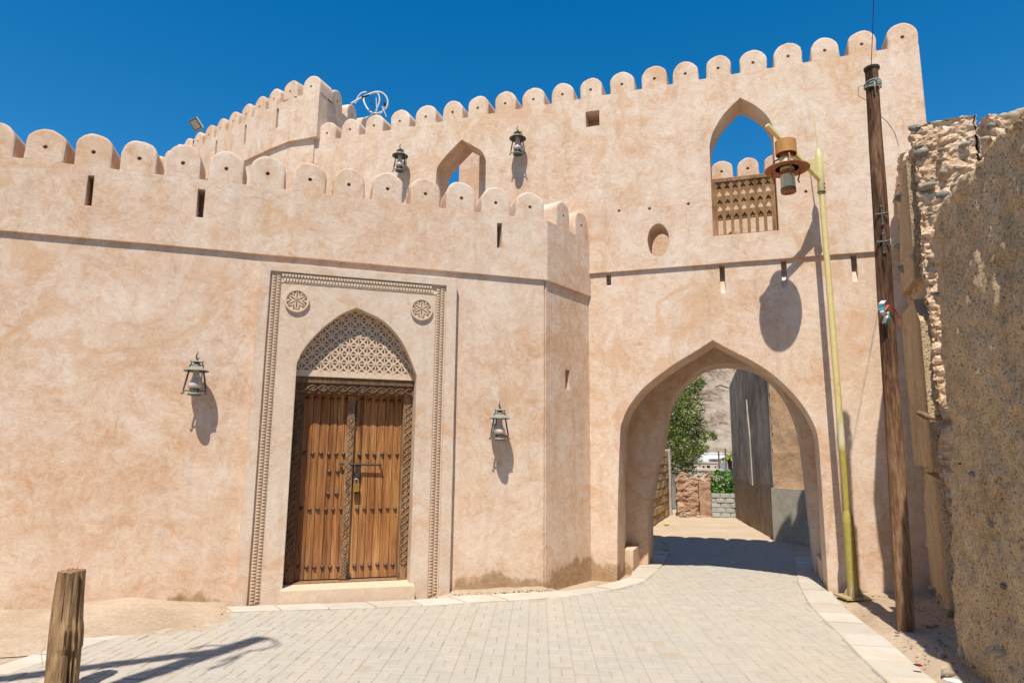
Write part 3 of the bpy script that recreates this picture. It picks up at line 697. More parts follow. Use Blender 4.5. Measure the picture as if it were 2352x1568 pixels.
# bed of the tooth band
tb = MB(); WB = PW - .036
tb.slab(FW, [(-3.108, -.05), (-2.96, -.05), (-2.96, 3.742), (-1.06, 3.742), (-1.06, -.05), (-.922, -.05), (-.922, 3.878), (-3.108, 3.878)], (), -.28, WB)
tb.build('band_bed', M['stucco'], surround)
def tooth(b, fr, u, z, du, dz, w0, w1):
    """wedge: triangle (u,z),(u+du, z+dz/2),(u,z+dz), thick end at the outer side"""
    A = [fr(u, w0, z), fr(u + du, w0, z + dz * .5), fr(u, w0, z + dz)]; B = [fr(u, w1, z), fr(u + du, w1, z + dz * .5), fr(u, w1, z + dz)]
    b.add(A + B, [(3, 4, 5), (5, 4, 3), (0, 1, 4, 3), (1, 2, 5, 4), (2, 0, 3, 5)] if False else [(3, 4, 5) if du > 0 else (5, 4, 3), (0, 1, 4, 3), (1, 2, 5, 4), (2, 0, 3, 5)])
TP = .0365; n = int(3.84 / TP)
for side, uo in (('l', -3.092), ('r', -1.058)):
    b = MB()
    for i in range(n):
        z = i * TP
        tooth(b, FW, uo + .010, z, .052, TP * .96, WB, WB + .016)
        tooth(b, FW, uo + .066, z + TP * .5, .048, TP * .96, WB, WB + .016)
    b.build('tooth_band', M['stucco'], surround, kind='stuff')
b = MB(); n = int((2.96 - 1.07) / TP)
for i in range(n):
    for row in (0, 1):
        u = -2.955 + (i + .5 * row) * TP; z = 3.862 - row * .058
        # scalloped tongue: half round hanging down
        k = 7; P = [(u + TP * .41 * cos(pi + pi * q / (k - 1)), z - .018 + .028 * sin(pi + pi * q / (k - 1))) for q in range(k)] + [(u + TP * .41, z), (u - TP * .41, z)]
        b.slab(FW, P, (), WB - .004, WB + .026 - .008 * row, back=False)
b.build('tooth_band', M['stucco'], surround, kind='stuff')
b = MB(); b.fbox(FW, -3.0, -1.03, WB - .01, WB + .012, 3.747, 3.755); b.build('band_fillet', M['stucco'], surround)
# rosettes
for c in ((682, 691), (968, 711)):
    u, z = FW.px(*c, Wp); R = .145
    b = MB(); k = 28
    b.slab(FW, circle((u, z), R, k), [circle((u, z), R * .84, k)], Wp - .02, Wp + .03)
    ros = b.build('rosette', M['stucco'], front)
    b = MB(); b.slab(FW, circle((u, z), R * .86, k), (), Wp - .02, Wp + .004, back=False); b.build('rosette_bed', M['stucco'], ros)
    b = MB()
    for q in range(6):
        a = pi / 6 + q * pi / 3
        for sgn in (-1, 1):                                 # each petal is two raised ribs with a groove between
            P = []
            for i in range(9):
                t = i / 8; r = R * .85 * t; off = R * .20 * sin(pi * t) * sgn; P.append((u + r * cos(a) - off * sin(a), z + r * sin(a) + off * cos(a)))
            Q = []
            for i in range(9):
                t = 1 - i / 8; r = R * .85 * t; off = R * .055 * sin(pi * t) * sgn; Q.append((u + r * cos(a) - off * sin(a), z + r * sin(a) + off * cos(a)))
            PQ = P + Q[1:-1]
            if sgn > 0: PQ = PQ[::-1]
            b.slab(FW, PQ, (), Wp + .002, Wp + .024, back=False)
        a2 = a + pi / 6                                     # chevron between the petals
        P = [(u + R * .86 * cos(a2 + d), z + R * .86 * sin(a2 + d)) for d in (-.20, .20)] + [(u + R * .50 * cos(a2), z + R * .50 * sin(a2))]
        b.slab(FW, P, (), Wp + .002, Wp + .022, back=False)
    b.build('rosette_petals', M['stucco'], ros)

# ---- pierced tympanum: square grid with both diagonals, four triangular holes to a cell
WT = -.115; zb = FW.px(815, 860, WT)[1]; a_ = .1115
b = MB(); cols = 14; rows = 8; u0 = (NL + NR) / 2 - cols * a_ / 2
for i in range(cols):
    for j in range(rows):
        cu, cz = u0 + (i + .5) * a_, zb + .03 + (j + .5) * a_
        if cz > 3.62 or abs(cu - (NL + NR) / 2) > .86 - max(0, cz - 2.9) * .75: continue
        C4 = [(cu - a_ / 2, cz - a_ / 2), (cu + a_ / 2, cz - a_ / 2), (cu + a_ / 2, cz + a_ / 2), (cu - a_ / 2, cz + a_ / 2)]
        for q in range(4):
            T = [(cu, cz), C4[q], C4[(q + 1) % 4]]
            # inset triangle
            ix = ((T[0][0] + T[1][0] + T[2][0]) / 3, (T[0][1] + T[1][1] + T[2][1]) / 3); s = .60
            I = [(ix[0] + (p[0] - ix[0]) * s, ix[1] + (p[1] - ix[1]) * s) for p in T]
            V = [FW(p[0], WT, p[1]) for p in T] + [FW(p[0], WT, p[1]) for p in I] + [FW(ix[0] + (p[0] - ix[0]) * 1.04, WT - .03, ix[1] + (p[1] - ix[1]) * 1.06) for p in I]
            b.add(V, [(0, 1, 4, 3), (1, 2, 5, 4), (2, 0, 3, 5), (3, 4, 7, 6), (4, 5, 8, 7), (5, 3, 6, 8)])
b.fbox(FW, NL - .05, NR + .05, WT - .03, WT + .004, zb - .045, zb + .029)
tym = b.build('tympanum_screen', M['stucco'], front)
b = MB()
for i in range(cols + 1):
    for j in range(rows):
        cu, cz = u0 + i * a_, zb + .03 + j * a_
        if cz > 3.55 or abs(cu - (NL + NR) / 2) > .80 - max(0, cz - 2.9) * .75: continue
        b.slab(FW, circle((cu, cz), .017, 8), [circle((cu, cz), .007, 8)], WT + .0005, WT + .006, back=False)
b.build('screen_studs', M['stucco'], tym, kind='stuff')
b = MB(); b.slab(FW, rect(NL - .06, NR + .06, zb - .05, 3.7), (), -.40, WT - .031); b.build('tympanum_back', M['stucco'], tym)

# ---- the door
zl = zb - .045
door = front
WD = -.33; zs = .17                                        # face of the leaves, top of the threshold
b = MB(); b.fbox(FW, NL - .02, NR + .02, -.40, -.13, zl - .075, zl - .004); b.fbox(FW, NL - .02, NR + .02, -.40, -.155, zl - .20, zl - .0755); b.build('lintel', M['carved_wood'], door)
JW = .125
def carve(b, fr, u0, z0, length, width, w, vertical=True, amp=None, pitch=.17, r=.010):
    """running scroll: a wavy stem, its mirror, and leaves in the bays"""
    amp = amp or width * .33; N = int(length / .014)
    for sg in (1, -1):
        pts = []
        for i in range(N + 1):
            s = length * i / N; d = amp * sin(2 * pi * s / pitch) * sg; ww = w + (.007 if sg * cos(2 * pi * s / pitch) > 0 else .002)
            pts.append(fr(u0 + d, ww, z0 + s) if vertical else fr(u0 + s, ww, z0 + d))
        b.tube(pts, r, 5)
    k = int(length / (pitch / 2))
    for i in range(k):
        s = (i + .5) * pitch / 2
        for q in range(5):
            a = 2 * pi * q / 5 + .3; rr = amp * .48
            c = (rr * cos(a) * .7, rr * sin(a))
            P = fr(u0 + c[0], w, z0 + s + c[1]) if vertical else fr(u0 + s + c[1], w, z0 + c[0])
            b.lathe([(.0, .010), (.010, .006), (.013, -.004)], P, 6, axis=fr.n)
def jamb(side):
    u = NL - .01 + JW / 2 if side < 0 else NR + .01 - JW / 2
    b = MB(); b.fbox(FW, u - JW / 2, u + JW / 2, -.40, -.205, -.02, zl - .2); j = b.build('door_jamb', M['carved_wood' if side < 0 else 'pale_carved_wood'], door)
    c = MB(); carve(c, FW, u, .34, 1.98, JW * .92, -.203); 
    c.fbox(FW, u - JW / 2 + .004, u - JW / 2 + .014, -.21, -.196, .02, zl - .2); c.fbox(FW, u + JW / 2 - .014, u + JW / 2 - .004, -.21, -.196, .02, zl - .2)
    c.slab(FW, [(u - .04, .10), (u + .04, .10), (u + .03, .20), (u + .045, .26), (u, .33), (u - .045, .26), (u - .03, .20)], (), -.21, -.192)
    c.build('scroll_carving', M['carved_wood' if side < 0 else 'pale_carved_wood'], j)
jamb(-1); jamb(1)
b = MB(); carve(b, FW, NL + .03, zl - .14, NR - NL - .06, .10, -.150, False, pitch=.24); b.build('lintel_carving', M['carved_wood'], door)
d0, d1 = NL - .01 + JW, NR + .01 - JW; mid = (d0 + d1) / 2 + .0
zd0, zd1 = zs + .015, zl - .19
UL = []
def leaf(a, e, n, nm):
    bb = MB(); bb.fbox(FW, a - .005, e + .005, WD - .09, WD - .052, zd0, zd1); L = bb.build(nm, M['carved_wood'], door, label='brown plank door leaf with rows of iron studs')
    ws = [random.uniform(.85, 1.15) for _ in range(n)]; t = sum(ws); u = a
    us = []
    for k in range(n):
        w = (e - a) * ws[k] / t; dw = random.uniform(-.003, .003); us.append((u, u + w))
        b = MB(); g = .002
        vs = [FW(uu, ww, zz) for zz in (zd0, zd1) for uu, ww in ((u + g, WD - .05), (u + g, WD + dw - .004), (u + g + .004, WD + dw), (u + w - g - .004, WD + dw), (u + w - g, WD + dw - .004), (u + w - g, WD - .05))]
        b.add(vs, [(i, (i + 1) % 6, (i + 1) % 6 + 6, i + 6) for i in range(6)] + [(5, 4, 3, 2, 1, 0), (6, 7, 8, 9, 10, 11)])
        b.build('plank', M['door_wood'], L); u += w
    return L, us
leafL, usL = leaf(d0, mid - .012, 6, 'door_leaf'); leafR, usR = leaf(mid + .012, d1, 6, 'door_leaf')
sb = MB(); sb.lathe([(.026, 0), (.025, .010), (.019, .022), (.010, .029), (0., .031)], (0, 0, 0), 12); smesh = sb.mesh('stud', True); smesh.materials.append(M['stud_iron'])
Qs = Vector((0, 0, 1)).rotation_difference(FW.n).to_matrix().to_4x4()
def stud(u, z, par):
    o = obj('stud', smesh, None, par); o.matrix_basis = Matrix.Translation(FW(u, WD - .001, z)) @ Qs
zrow = [FW.px(700, y, WD)[1] for y in (915, 1041, 1169, 1302)]
for z in zrow:
    for L, us_, a, e in ((leafL, usL, d0, mid - .05), (leafR, usR, mid + .05, d1)):
        for k in range(6): stud(a + (e - a) * (k + .5) / 6 + random.uniform(-.004, .004), z + random.uniform(-.006, .006), L)
for z in (FW.px(760, 1082, WD)[1], FW.px(760, 1133, WD)[1]):
    for u in (mid - .265, mid - .165): stud(u, z, leafL)
    stud(mid + .09, z, leafR)
# carved centre post, fixed to the left leaf
cu = mid - .035
b = MB(); b.fbox(FW, cu - .046, cu + .046, WD, WD + .055, zd0 + .0, zd1 - .02); cp = b.build('centre_post', M['pale_carved_wood'], door)
b = MB(); carve(b, FW, cu, zd0 + .30, zd1 - zd0 - .62, .085, WD + .056, pitch=.20, r=.008)
for z0 in (zd0 + .05, zd1 - .30):
    for i in range(6):
        for k in (-1, 0, 1):
            z = z0 + i * .04 + (.02 if k == 0 else 0); b.slab(FW, [(cu + k * .026, z - .018), (cu + k * .026 + .012, z), (cu + k * .026, z + .018), (cu + k * .026 - .012, z)], (), WD + .054, WD + .064, back=False)
for z in [zd0 + .42 + .40 * k for k in range(4)]:
    for q in range(8):
        a = q * pi / 4; b.lathe([(0, .012), (.010, .008), (.012, -.002)], FW(cu + .024 * cos(a), WD + .058, z + .024 * sin(a)), 6, axis=FW.n)
    b.lathe([(0, .016), (.010, .011), (.012, 0)], FW(cu, WD + .058, z), 8, axis=FW.n)
b.build('post_carving', M['pale_carved_wood'], cp)
# hardware
zk = FW.px(850, 1066, WD)[1]
b = MB(); b.tube([FW(mid - .02, WD + .06, zk), FW(mid + .36, WD + .06, zk - .006)], .013, 8); b.tube([FW(cu - .10, WD + .02, zk + .003), FW(cu - .10, WD + .05, zk + .003)], .018, 8)
b.tube([FW(mid + .36, WD - .01, zk - .006), FW(mid + .36, WD + .075, zk - .006)], .014, 8); b.tube([FW(cu - .12, WD + .045, zk + .003), FW(cu - .055, WD + .045, zk + .003)], .013, 8)
b.build('door_bolt', M['iron'], door, smooth=True, sharp=40)
hu = mid + .075
b = MB(); b.slab(FW, [(hu - .03, zk - .01), (hu + .04, zk - .01), (hu + .015, zk - .21), (hu - .03, zk - .21)], (), WD + .045, WD + .06); b.build('hasp', M['iron'], door)
b = MB(); b.fbox(FW, hu - .045, hu + .03, WD + .04, WD + .075, zk - .335, zk - .235); pad = b.build('padlock', M['brass'], door)
b = MB(); b.tube([FW(hu - .03, WD + .055, zk - .24)] + [FW(hu - .0075 + .022 * cos(t), WD + .06, zk - .20 + .022 * sin(t)) for t in [pi - pi * i / 8 for i in range(9)]] + [FW(hu + .015, WD + .055, zk - .24)], .006, 6); b.build('shackle', M['steel'], pad, smooth=True)
def chain(name, u, z0, n, par, w=WD + .02, lk=.045):
    b = MB()
    for i in range(n):
        c = z0 - i * lk * .72; pts = []
        for q in range(13):
            t = 2 * pi * q / 12; x, y = .013 * cos(t), .5 * lk * sin(t) * (1.6 if i == n - 1 else 1)
            pts.append(FW(u + (x if i % 2 == 0 else .004 * cos(t)), w + (.004 * cos(t) if i % 2 == 0 else x), c + y))
        b.tube(pts, .0055, 5, cap=False)
    return b.build(name, M['iron'], par, smooth=True)
chain('door_chain', mid + .022, FW.px(825, 925, WD)[1], 7, door, WD + .03, .055); chain('door_chain', mid + .012, zs + .17, 9, door, WD + .06, .05)
b = MB(); b.fbox(FW, NL - .01 + JW * .5, NR + .01 - JW * .5, -.40, -.175, -.02, zs); b.build('threshold', M['pale_carved_wood'], door)
# plaster step
b = MB(); zst = .15
b.v = [tuple(FW(u, w, z)) for u, w, z in ((NL - .02, PW + .13, -.05), (NR + .04, PW + .13, -.05), (NR + .04, PW + .12, zst), (NL - .02, PW + .12, zst + .005), (NL - .02, -.39, zst + .012), (NR + .04, -.39, zst + .012), (NL - .02, -.39, -.05), (NR + .04, -.39, -.05))]
b.f = [(0, 1, 2, 3), (3, 2, 5, 4), (0, 3, 4, 6), (1, 7, 5, 2)]
b.build('door_step', M['stucco'], front)
# ------------------------------------------------------------------ gate wall (G)
LED_G = 4.44; CR_G = 7.345; TG_ = .5
gate = thing('gatehouse', GW(3, 0, 0), 'tall crenellated plaster gate wall with pointed archway and latticed window', 'building')
UG0 = -3.86; UG1 = 5.90
arch_px = [(283, 1000), (295, 640), (310, 560), (345, 480), (420, 380), (520, 295), (640, 210), (740, 150), (845, 82), (950, 140), (1080, 205), (1200, 285), (1300, 375), (1380, 470), (1430, 550), (1460, 620), (1475, 700), (1490, 900)]
A1 = [GW.px(*z7(*p)) for p in arch_px]
A1 = [(1.585, -.12), (1.60, .6)] + smooth_poly(A1[:9], 3)[:-1] + smooth_poly(A1[8:], 3) + [(4.30, .6), (4.295, -.12)]
def notch(u0, u1, z0, z1): return rect(u0, u1, z0, z1)
slots = []
for x, y0, y1 in ((1397, 634, 656), (1658, 610, 672), (1800, 598, 660), (1961, 583, 645)):
    u, za = GW.px(x, y0); _, zb_ = GW.px(x, y1); hw = .035
    slots.append((u - hw, u + hw, zb_, LED_G - .02))
lower = [(1.10, -.12)] + A1 + [(UG1 - .01, -.12), (UG1 - .01, LED_G + .02), (1.10, LED_G + .02)]
b = MB(); b.slab(GW, lower, [notch(*s) for s in slots], -.66, -PR); b.build('lower_wall', M['plaster'], gate)
for u0, u1, z0, z1 in slots:     # sloping floor of each drain slot
    b = MB(); v = [GW(u0 - .01, -PR - .003, z0), GW(u1 + .01, -PR - .003, z0), GW(u1 + .01, -.17, z1 - .12), GW(u0 - .01, -.17, z1 - .12), GW(u1 + .01, -.17, z1 + .02), GW(u0 - .01, -.17, z1 + .02)]
    b.add(v, [(0, 1, 2, 3), (3, 2, 4, 5)]); b.build('drain_slot', M['plaster'], gate)
# upper wall openings
win_px = [(1632, 540), (1632, 330), (1636, 308), (1652, 278), (1672, 252), (1700, 225), (1735, 243), (1760, 265), (1775, 292), (1780, 330), (1785, 535)]
Wn = [GW.px(*p) for p in win_px]
wl, wr = 3.075, 3.965; wz0 = 4.855
Wn = [(wl, wz0), (wl, 6.25)] + smooth_poly([(wl, 6.25)] + Wn[2:6], 3)[1:-1] + smooth_poly(Wn[5:9] + [(wr, 6.25)], 3) + [(wr, wz0)]
sm_px = [(1002, 400), (1005, 385), (1014, 371), (1032, 350), (1060, 321), (1090, 337), (1108, 350), (1116, 370)]
Sn = [GW.px(*p) for p in sm_px]
sl_, sr2 = Sn[0][0], Sn[-1][0]
Sn = [(sl_, 5.3)] + smooth_poly(Sn[:5], 3)[:-1] + smooth_poly(Sn[4:], 3) + [(sr2, 5.3)]
sq = rect(1.205, 1.425, 6.845, 7.105)
cc = GW.px(1512, 552); circ = circle(cc, .158, 24, .26)
dots = [GW.px(*p) for p in ((1422, 484), (1492, 479), (1581, 468), (1851, 440))]
holes = [Wn, Sn, sq, circ] + [circle(p, .021, 10) for p in dots]
upper = [(UG0, 4.3), (1.20, 4.3)] + wob([(1.20, LED_G), (UG1, LED_G)], .2, .006, 9, False) + [(UG1, LED_G), (UG1, CR_G), (UG0, CR_G)]
b = MB(); b.slab(GW, upper, holes, -TG_, 0.); b.build('upper_wall', M['plaster'], gate)
b = MB(); b.fbox(GW, 1.15, 1.5, -.52, -.34, 6.8, 7.15); b.build('niche_back', M['plaster'], gate)
b = MB()
for p in dots: b.fbox(GW, p[0] - .05, p[0] + .05, -.2, -.14, p[1] - .05, p[1] + .05)
b.build('hole_plug', M['plaster'], gate)
Gtop = [(860, 264), (919, 254), (978, 243), (1040, 235), (1098, 223), (1160, 210), (1225, 200), (1292, 187), (1357, 178), (1428, 165), (1502, 152), (1573, 140), (1648, 127), (1727, 112), (1808, 100), (1893, 86), (1977, 72), (2066, 58)]
mG = [merlon_mesh(.385, .36, .42, s) for s in (31, 32, 33, 34)]
ug = [GW.px(*p)[0] for p in Gtop]
ug = [ug[0] - .98, ug[0] - .49] + ug
ug[-1] = UG1 - .195
merlons(GW, ug, CR_G - .001, mG, gate)
# passage: chamber walls with benches, then the rear arch
REAR = -2.0; RF = -1.35
rear_px = [(497, 1050), (530, 850), (572, 700), (600, 520), (650, 415), (760, 300), (870, 256), (1000, 258), (1120, 295), (1250, 420), (1340, 620), (1380, 880)]
A2 = [GW.px(*z7(*p), REAR) for p in rear_px]
A2 = [(1.84, -.12), (1.85, .5)] + smooth_poly(A2, 3) + [(4.26, .5), (4.28, -.12)]
rear = [(.9, -.12)] + A2 + [(UG1, -.12), (UG1, 4.49), (.9, 4.49)]
b = MB(); b.slab(GW, rect(.9, UG1, 4.492, 6.53), (), REAR - .34, REAR + .05); b.build('rear_parapet', M['plaster'], gate)
b = MB(); b.slab(GW, rear, (), REAR, RF); b.build('rear_wall', M['plaster'], gate)
b = MB(); b.fbox(GW, 1.36, 1.52, RF + .002, -.662, -.1, 3.6); b.build('passage_side', M['plaster'], gate)
b = MB(); b.fbox(GW, 4.42, 4.6, RF + .002, -.662, -.1, 3.6); b.build('passage_side', M['plaster'], gate)
b = MB(); b.fbox(GW, 1.0, UG1 - .02, RF + .002, -.502, 3.58, 4.3); b.build('passage_vault', M['plaster'], gate)
for u0, u1 in ((1.525, 1.71), (4.29, 4.418)):
    b = MB(); b.fbox(GW, u0, u1, RF + .004, -.72, -.1, .31); b.build('bench', M['plaster'], gate)
b = MB(); b.fbox(GW, UG1 - .45, UG1 - .012, REAR + .01, -.503, -.1, 6.0); b.build('end_wall', M['plaster'], gate)
mR = [merlon_mesh(.36, .33, .4, s) for s in (41, 42)]
ur = GW.px(1717, 363, REAR + .05)[0]
merlons(GW, [ur + .437 * k for k in range(-6, 6)], 6.529, mR, gate, w=REAR + .05)
b = MB(); b.fbox(GW, .9, 1.15, REAR, -.505, -.1, 6.3); b.build('end_wall', M['plaster'], gate)
b = MB(); v = [GW(.9, REAR - .0, 4.5), GW(UG1, REAR - .0, 4.5), GW(UG1, -.45, 4.5), GW(.9, -.45, 4.5)]; b.add(v, [(0, 1, 2, 3)]); b.build('walkway', M['dirt'], gate)
# flat dark plates painting the shade of walkway openings, seen through the lattice
b = MB(); v = [(3.02, 4.5), (3.62, 4.5), (3.62, 5.2), (3.5, 5.42), (3.32, 5.55), (3.14, 5.42), (3.02, 5.2)]; b.slab(GW, v, (), REAR + .03, REAR + .054, back=False); b.build('walkway_door_shade', M['carved_wood'], gate)
for u in (3.72, 3.95, 4.18):
    b = MB(); b.slab(GW, rect(u, u + .13, 4.98, 5.22), (), REAR + .03, REAR + .054, back=False); b.build('walkway_window_shade', M['dark_glass_and_shade'], gate)
# cross wall seen through the small window
b = MB(); b.fbox(GW, -1.63, .85, -1.9, -1.5, 4.3, 8.0); b.build('cross_wall', M['plaster'], gate)
b = MB(); b.fbox(GW, -.81, -.42, -.80, -.505, 4.3, 7.1); b.build('window_pier', M['plaster'], gate)
# ---- wooden lattice in the big window
lz1 = GW.px(1700, 405, -.12)[1]; lz0 = wz0 + .002; WL = -.14
lat = MB(); fwid = .05
lat.fbox(GW, wl - .0, wl + fwid, WL - .05, WL + .03, lz0, lz1); lat.fbox(GW, wr - fwid, wr + 0., WL - .05, WL + .03, lz0, lz1)
lat.fbox(GW, wl + fwid, wr - fwid, WL - .05, WL + .026, lz1 - .055, lz1 - .002); lat.fbox(GW, wl + fwid, wr - fwid, WL - .05, WL + .026, lz0 + .001, lz0 + .045)
lattice = lat.build('window_lattice', M['lattice_wood'], gate, label='weathered wooden lattice panel with chevron cut-outs')
n7 = 7; span = wr - wl - 2 * fwid; pitch = span / n7; bw = pitch * .40
for i in range(n7 + 1):
    u = wl + fwid + i * pitch; b = MB(); b.fbox(GW, max(wl + fwid + .001, u - bw / 2), min(wr - fwid - .001, u + bw / 2), WL - .012, WL + .014, lz0 + .045, lz1 - .055); b.build('slat', M['lattice_wood'], lattice)
for r in (0, 2, 4):
    zr_ = (lz1 - .055) - (r + 1) * (lz1 - lz0 - .10) * .70 / 5 + .012; b = MB(); b.fbox(GW, wl + fwid + .002, wr - fwid - .002, WL - .048, WL - .02, zr_ - .016, zr_ + .075); b.build('shade_rail', M['lattice_wood'], lattice)  # strips added behind the triangle cut-outs so that they look dark
zt, zlow = lz1 - .055, lz0 + .045; H5 = (zt - zlow) * .70 / 5
for i in range(n7):
    u = wl + fwid + (i + .5) * pitch; hw = pitch / 2 - .002; b = MB(); hs = []
    for r in range(5):
        z = zt - (r + 1) * H5
        if r % 2 == 0: hs.append([(u - hw * .86, z + .010), (u + hw * .86, z + .010), (u, z + .010 + H5 * .62)])
        else: hs.append([(u - hw * .58, z + .014), (u + hw * .58, z + .014), (u + hw * .58, z + H5 * .40), (u, z + H5 * .78), (u - hw * .58, z + H5 * .40)])
    b.slab(GW, rect(u - hw, u + hw, zt - 5 * H5, zt), hs, WL - .006, WL + .004); b.build('chevron_board', M['lattice_wood'], lattice)

# ------------------------------------------------------------------ tower at the back left
TZ, TL = 8.64, 7.40; CR_T = TZ - .36
tower = thing('corner_tower', (-4.5, 12.5, 4.4), 'higher crenellated plaster tower rising behind the low house', 'building')
TP_ = [onz(*p, TZ) for p in ((736, 174), (700, 178), (675, 187), (637, 204), (600, 223), (570, 240), (540, 257), (510, 272), (480, 292), (450, 307), (425, 322))]
cx0 = GW(-3.77, .10, 0)
face = [Vector((cx0.x, cx0.y, 0)), Vector((-4.18, 11.80, 0)), Vector((-4.60, 12.09, 0)), Vector((-5.0, 12.40, 0)), Vector((-5.76, 13.0, 0)), Vector((-6.59, 13.66, 0)), Vector((-8.6, 15.3, 0)), Vector((-10.4, 16.8, 0))]
back = [Vector((p.x * 1.0 - .28, p.y + .36, 0)) for p in face]; back[0] = GW(-4.0, -.36, 0)
def wallband(b, F_, B_, z0, z1):
    n = len(F_)
    for P in (F_, B_): b.v += [(p.x, p.y, z0) for p in P] + [(p.x, p.y, z1) for p in P]
    k = len(b.v) - 4 * n
    for i in range(n - 1):
        b.f += [(k + i + 1, k + i, k + n + i, k + n + i + 1), (k + 2 * n + i, k + 2 * n + i + 1, k + 3 * n + i + 1, k + 3 * n + i), (k + n + i, k + 3 * n + i, k + 3 * n + i + 1, k + n + i + 1), (k + i, k + i + 1, k + 2 * n + i + 1, k + 2 * n + i)]
    b.f += [(k, k + 2 * n, k + 3 * n, k + n), (k + n - 1, k + 2 * n - 1, k + 4 * n - 1, k + 3 * n - 1)]
lowf = [p + Vector((.02, .045, 0)) for p in face]; lowf[0] = GW(UG0 - .003, .035, 0) + Vector((0, 0, 0))
lowb = [p + Vector((-.3, .6, 0)) for p in face]; lowb[0] = GW(UG0 - .003, -.5, 0)
b = MB(); wallband(b, lowf, lowb, 4.3, TL + .02); b.build('wall', M['plaster'], tower)
# merlons along the broken line
mT = [merlon_mesh(.375, .36, .42, s) for s in (51, 52, 53)]
def along(P, s):
    for a, c in zip(P, P[1:]):
        d = (c - a).length
        if s <= d: return a + (c - a) * (s / d), atan2((c - a).y, (c - a).x)
        s -= d
    return P[-1], 0
s = .19; k = 0
while s < 7.4:
    P, th = along(face, s); P2, _ = along(face, max(0, s - .15)); P3, _ = along(face, s + .15); th = atan2((P2 - P3).y, (P2 - P3).x)
    fr = Frame((P.x, P.y), th); o = obj('merlon', mT[k % 3], None, tower)
    o.matrix_basis = Matrix.Translation((P.x, P.y, CR_T - .001)) @ Matrix((fr.t, -fr.n, Vector((0, 0, 1)))).transposed().to_4x4(); s += .489; k += 1
# right-hand flank of the tower
fl0 = Vector((cx0.x, cx0.y, 0)); fl1 = Vector((-3.02, 13.5, 0)); fth = atan2((fl1 - fl0).y, (fl1 - fl0).x); FL = Frame((fl0.x, fl0.y), fth); FLn = (fl1 - fl0).length
b = MB(); b.slab(FL, rect(.10, FLn, 6.9, CR_T), (), -.25, .0); b.build('flank', M['plaster'], tower)
mFk = [merlon_mesh(.385, .36, .42, 61)]
merlons(FL, [.62 + .56 * k for k in range(3)], CR_T - .001, mFk, tower)
# parapet of the tower, one skin per straight run, pierced by arrow slits
tslits = {}
for px_, zc in ((637, 7.98), (563, 7.98), (496, 7.98)):
    best = min(((i, q * .02) for i in range(len(face) - 1) for q in range(4, int((face[i + 1] - face[i]).length / .02) - 4)),
               key=lambda iq: abs(proj((*(face[iq[0]] + (face[iq[0] + 1] - face[iq[0]]).normalized() * iq[1]).xy, zc))[0] - px_))
    tslits.setdefault(best[0], []).append((best[1], zc))
for i in range(len(face) - 1):
    a, c = face[i + 1], face[i]; L = (c - a).length; fr = Frame((a.x, a.y), atan2((c - a).y, (c - a).x))
    hs = [rect(L - q - .033, L - q + .033, zc - .2, zc + .2) for q, zc in tslits.get(i, [])]
    b = MB(); b.slab(fr, rect(0, L, TL, CR_T), hs, -.27, 0); b.build('parapet', M['plaster'], tower)
    b = MB(); b.slab(fr, rect(.05, L - .05, TL + .02, CR_T - .003), (), -.42, -.272); b.build('parapet_backing', M['plaster'], tower)
b = MB(); b.v = [(p.x, p.y, 7.5) for p in (face[0] + Vector((-.1, .3, 0)), face[3] + Vector((-.2, .3, 0)), face[6] + Vector((-.2, .3, 0)), Vector((-6, 17.5, 0)), Vector((-3.2, 13.5, 0)))]; b.f = [(4, 3, 2, 1, 0)]; b.build('roof', M['dirt'], tower)
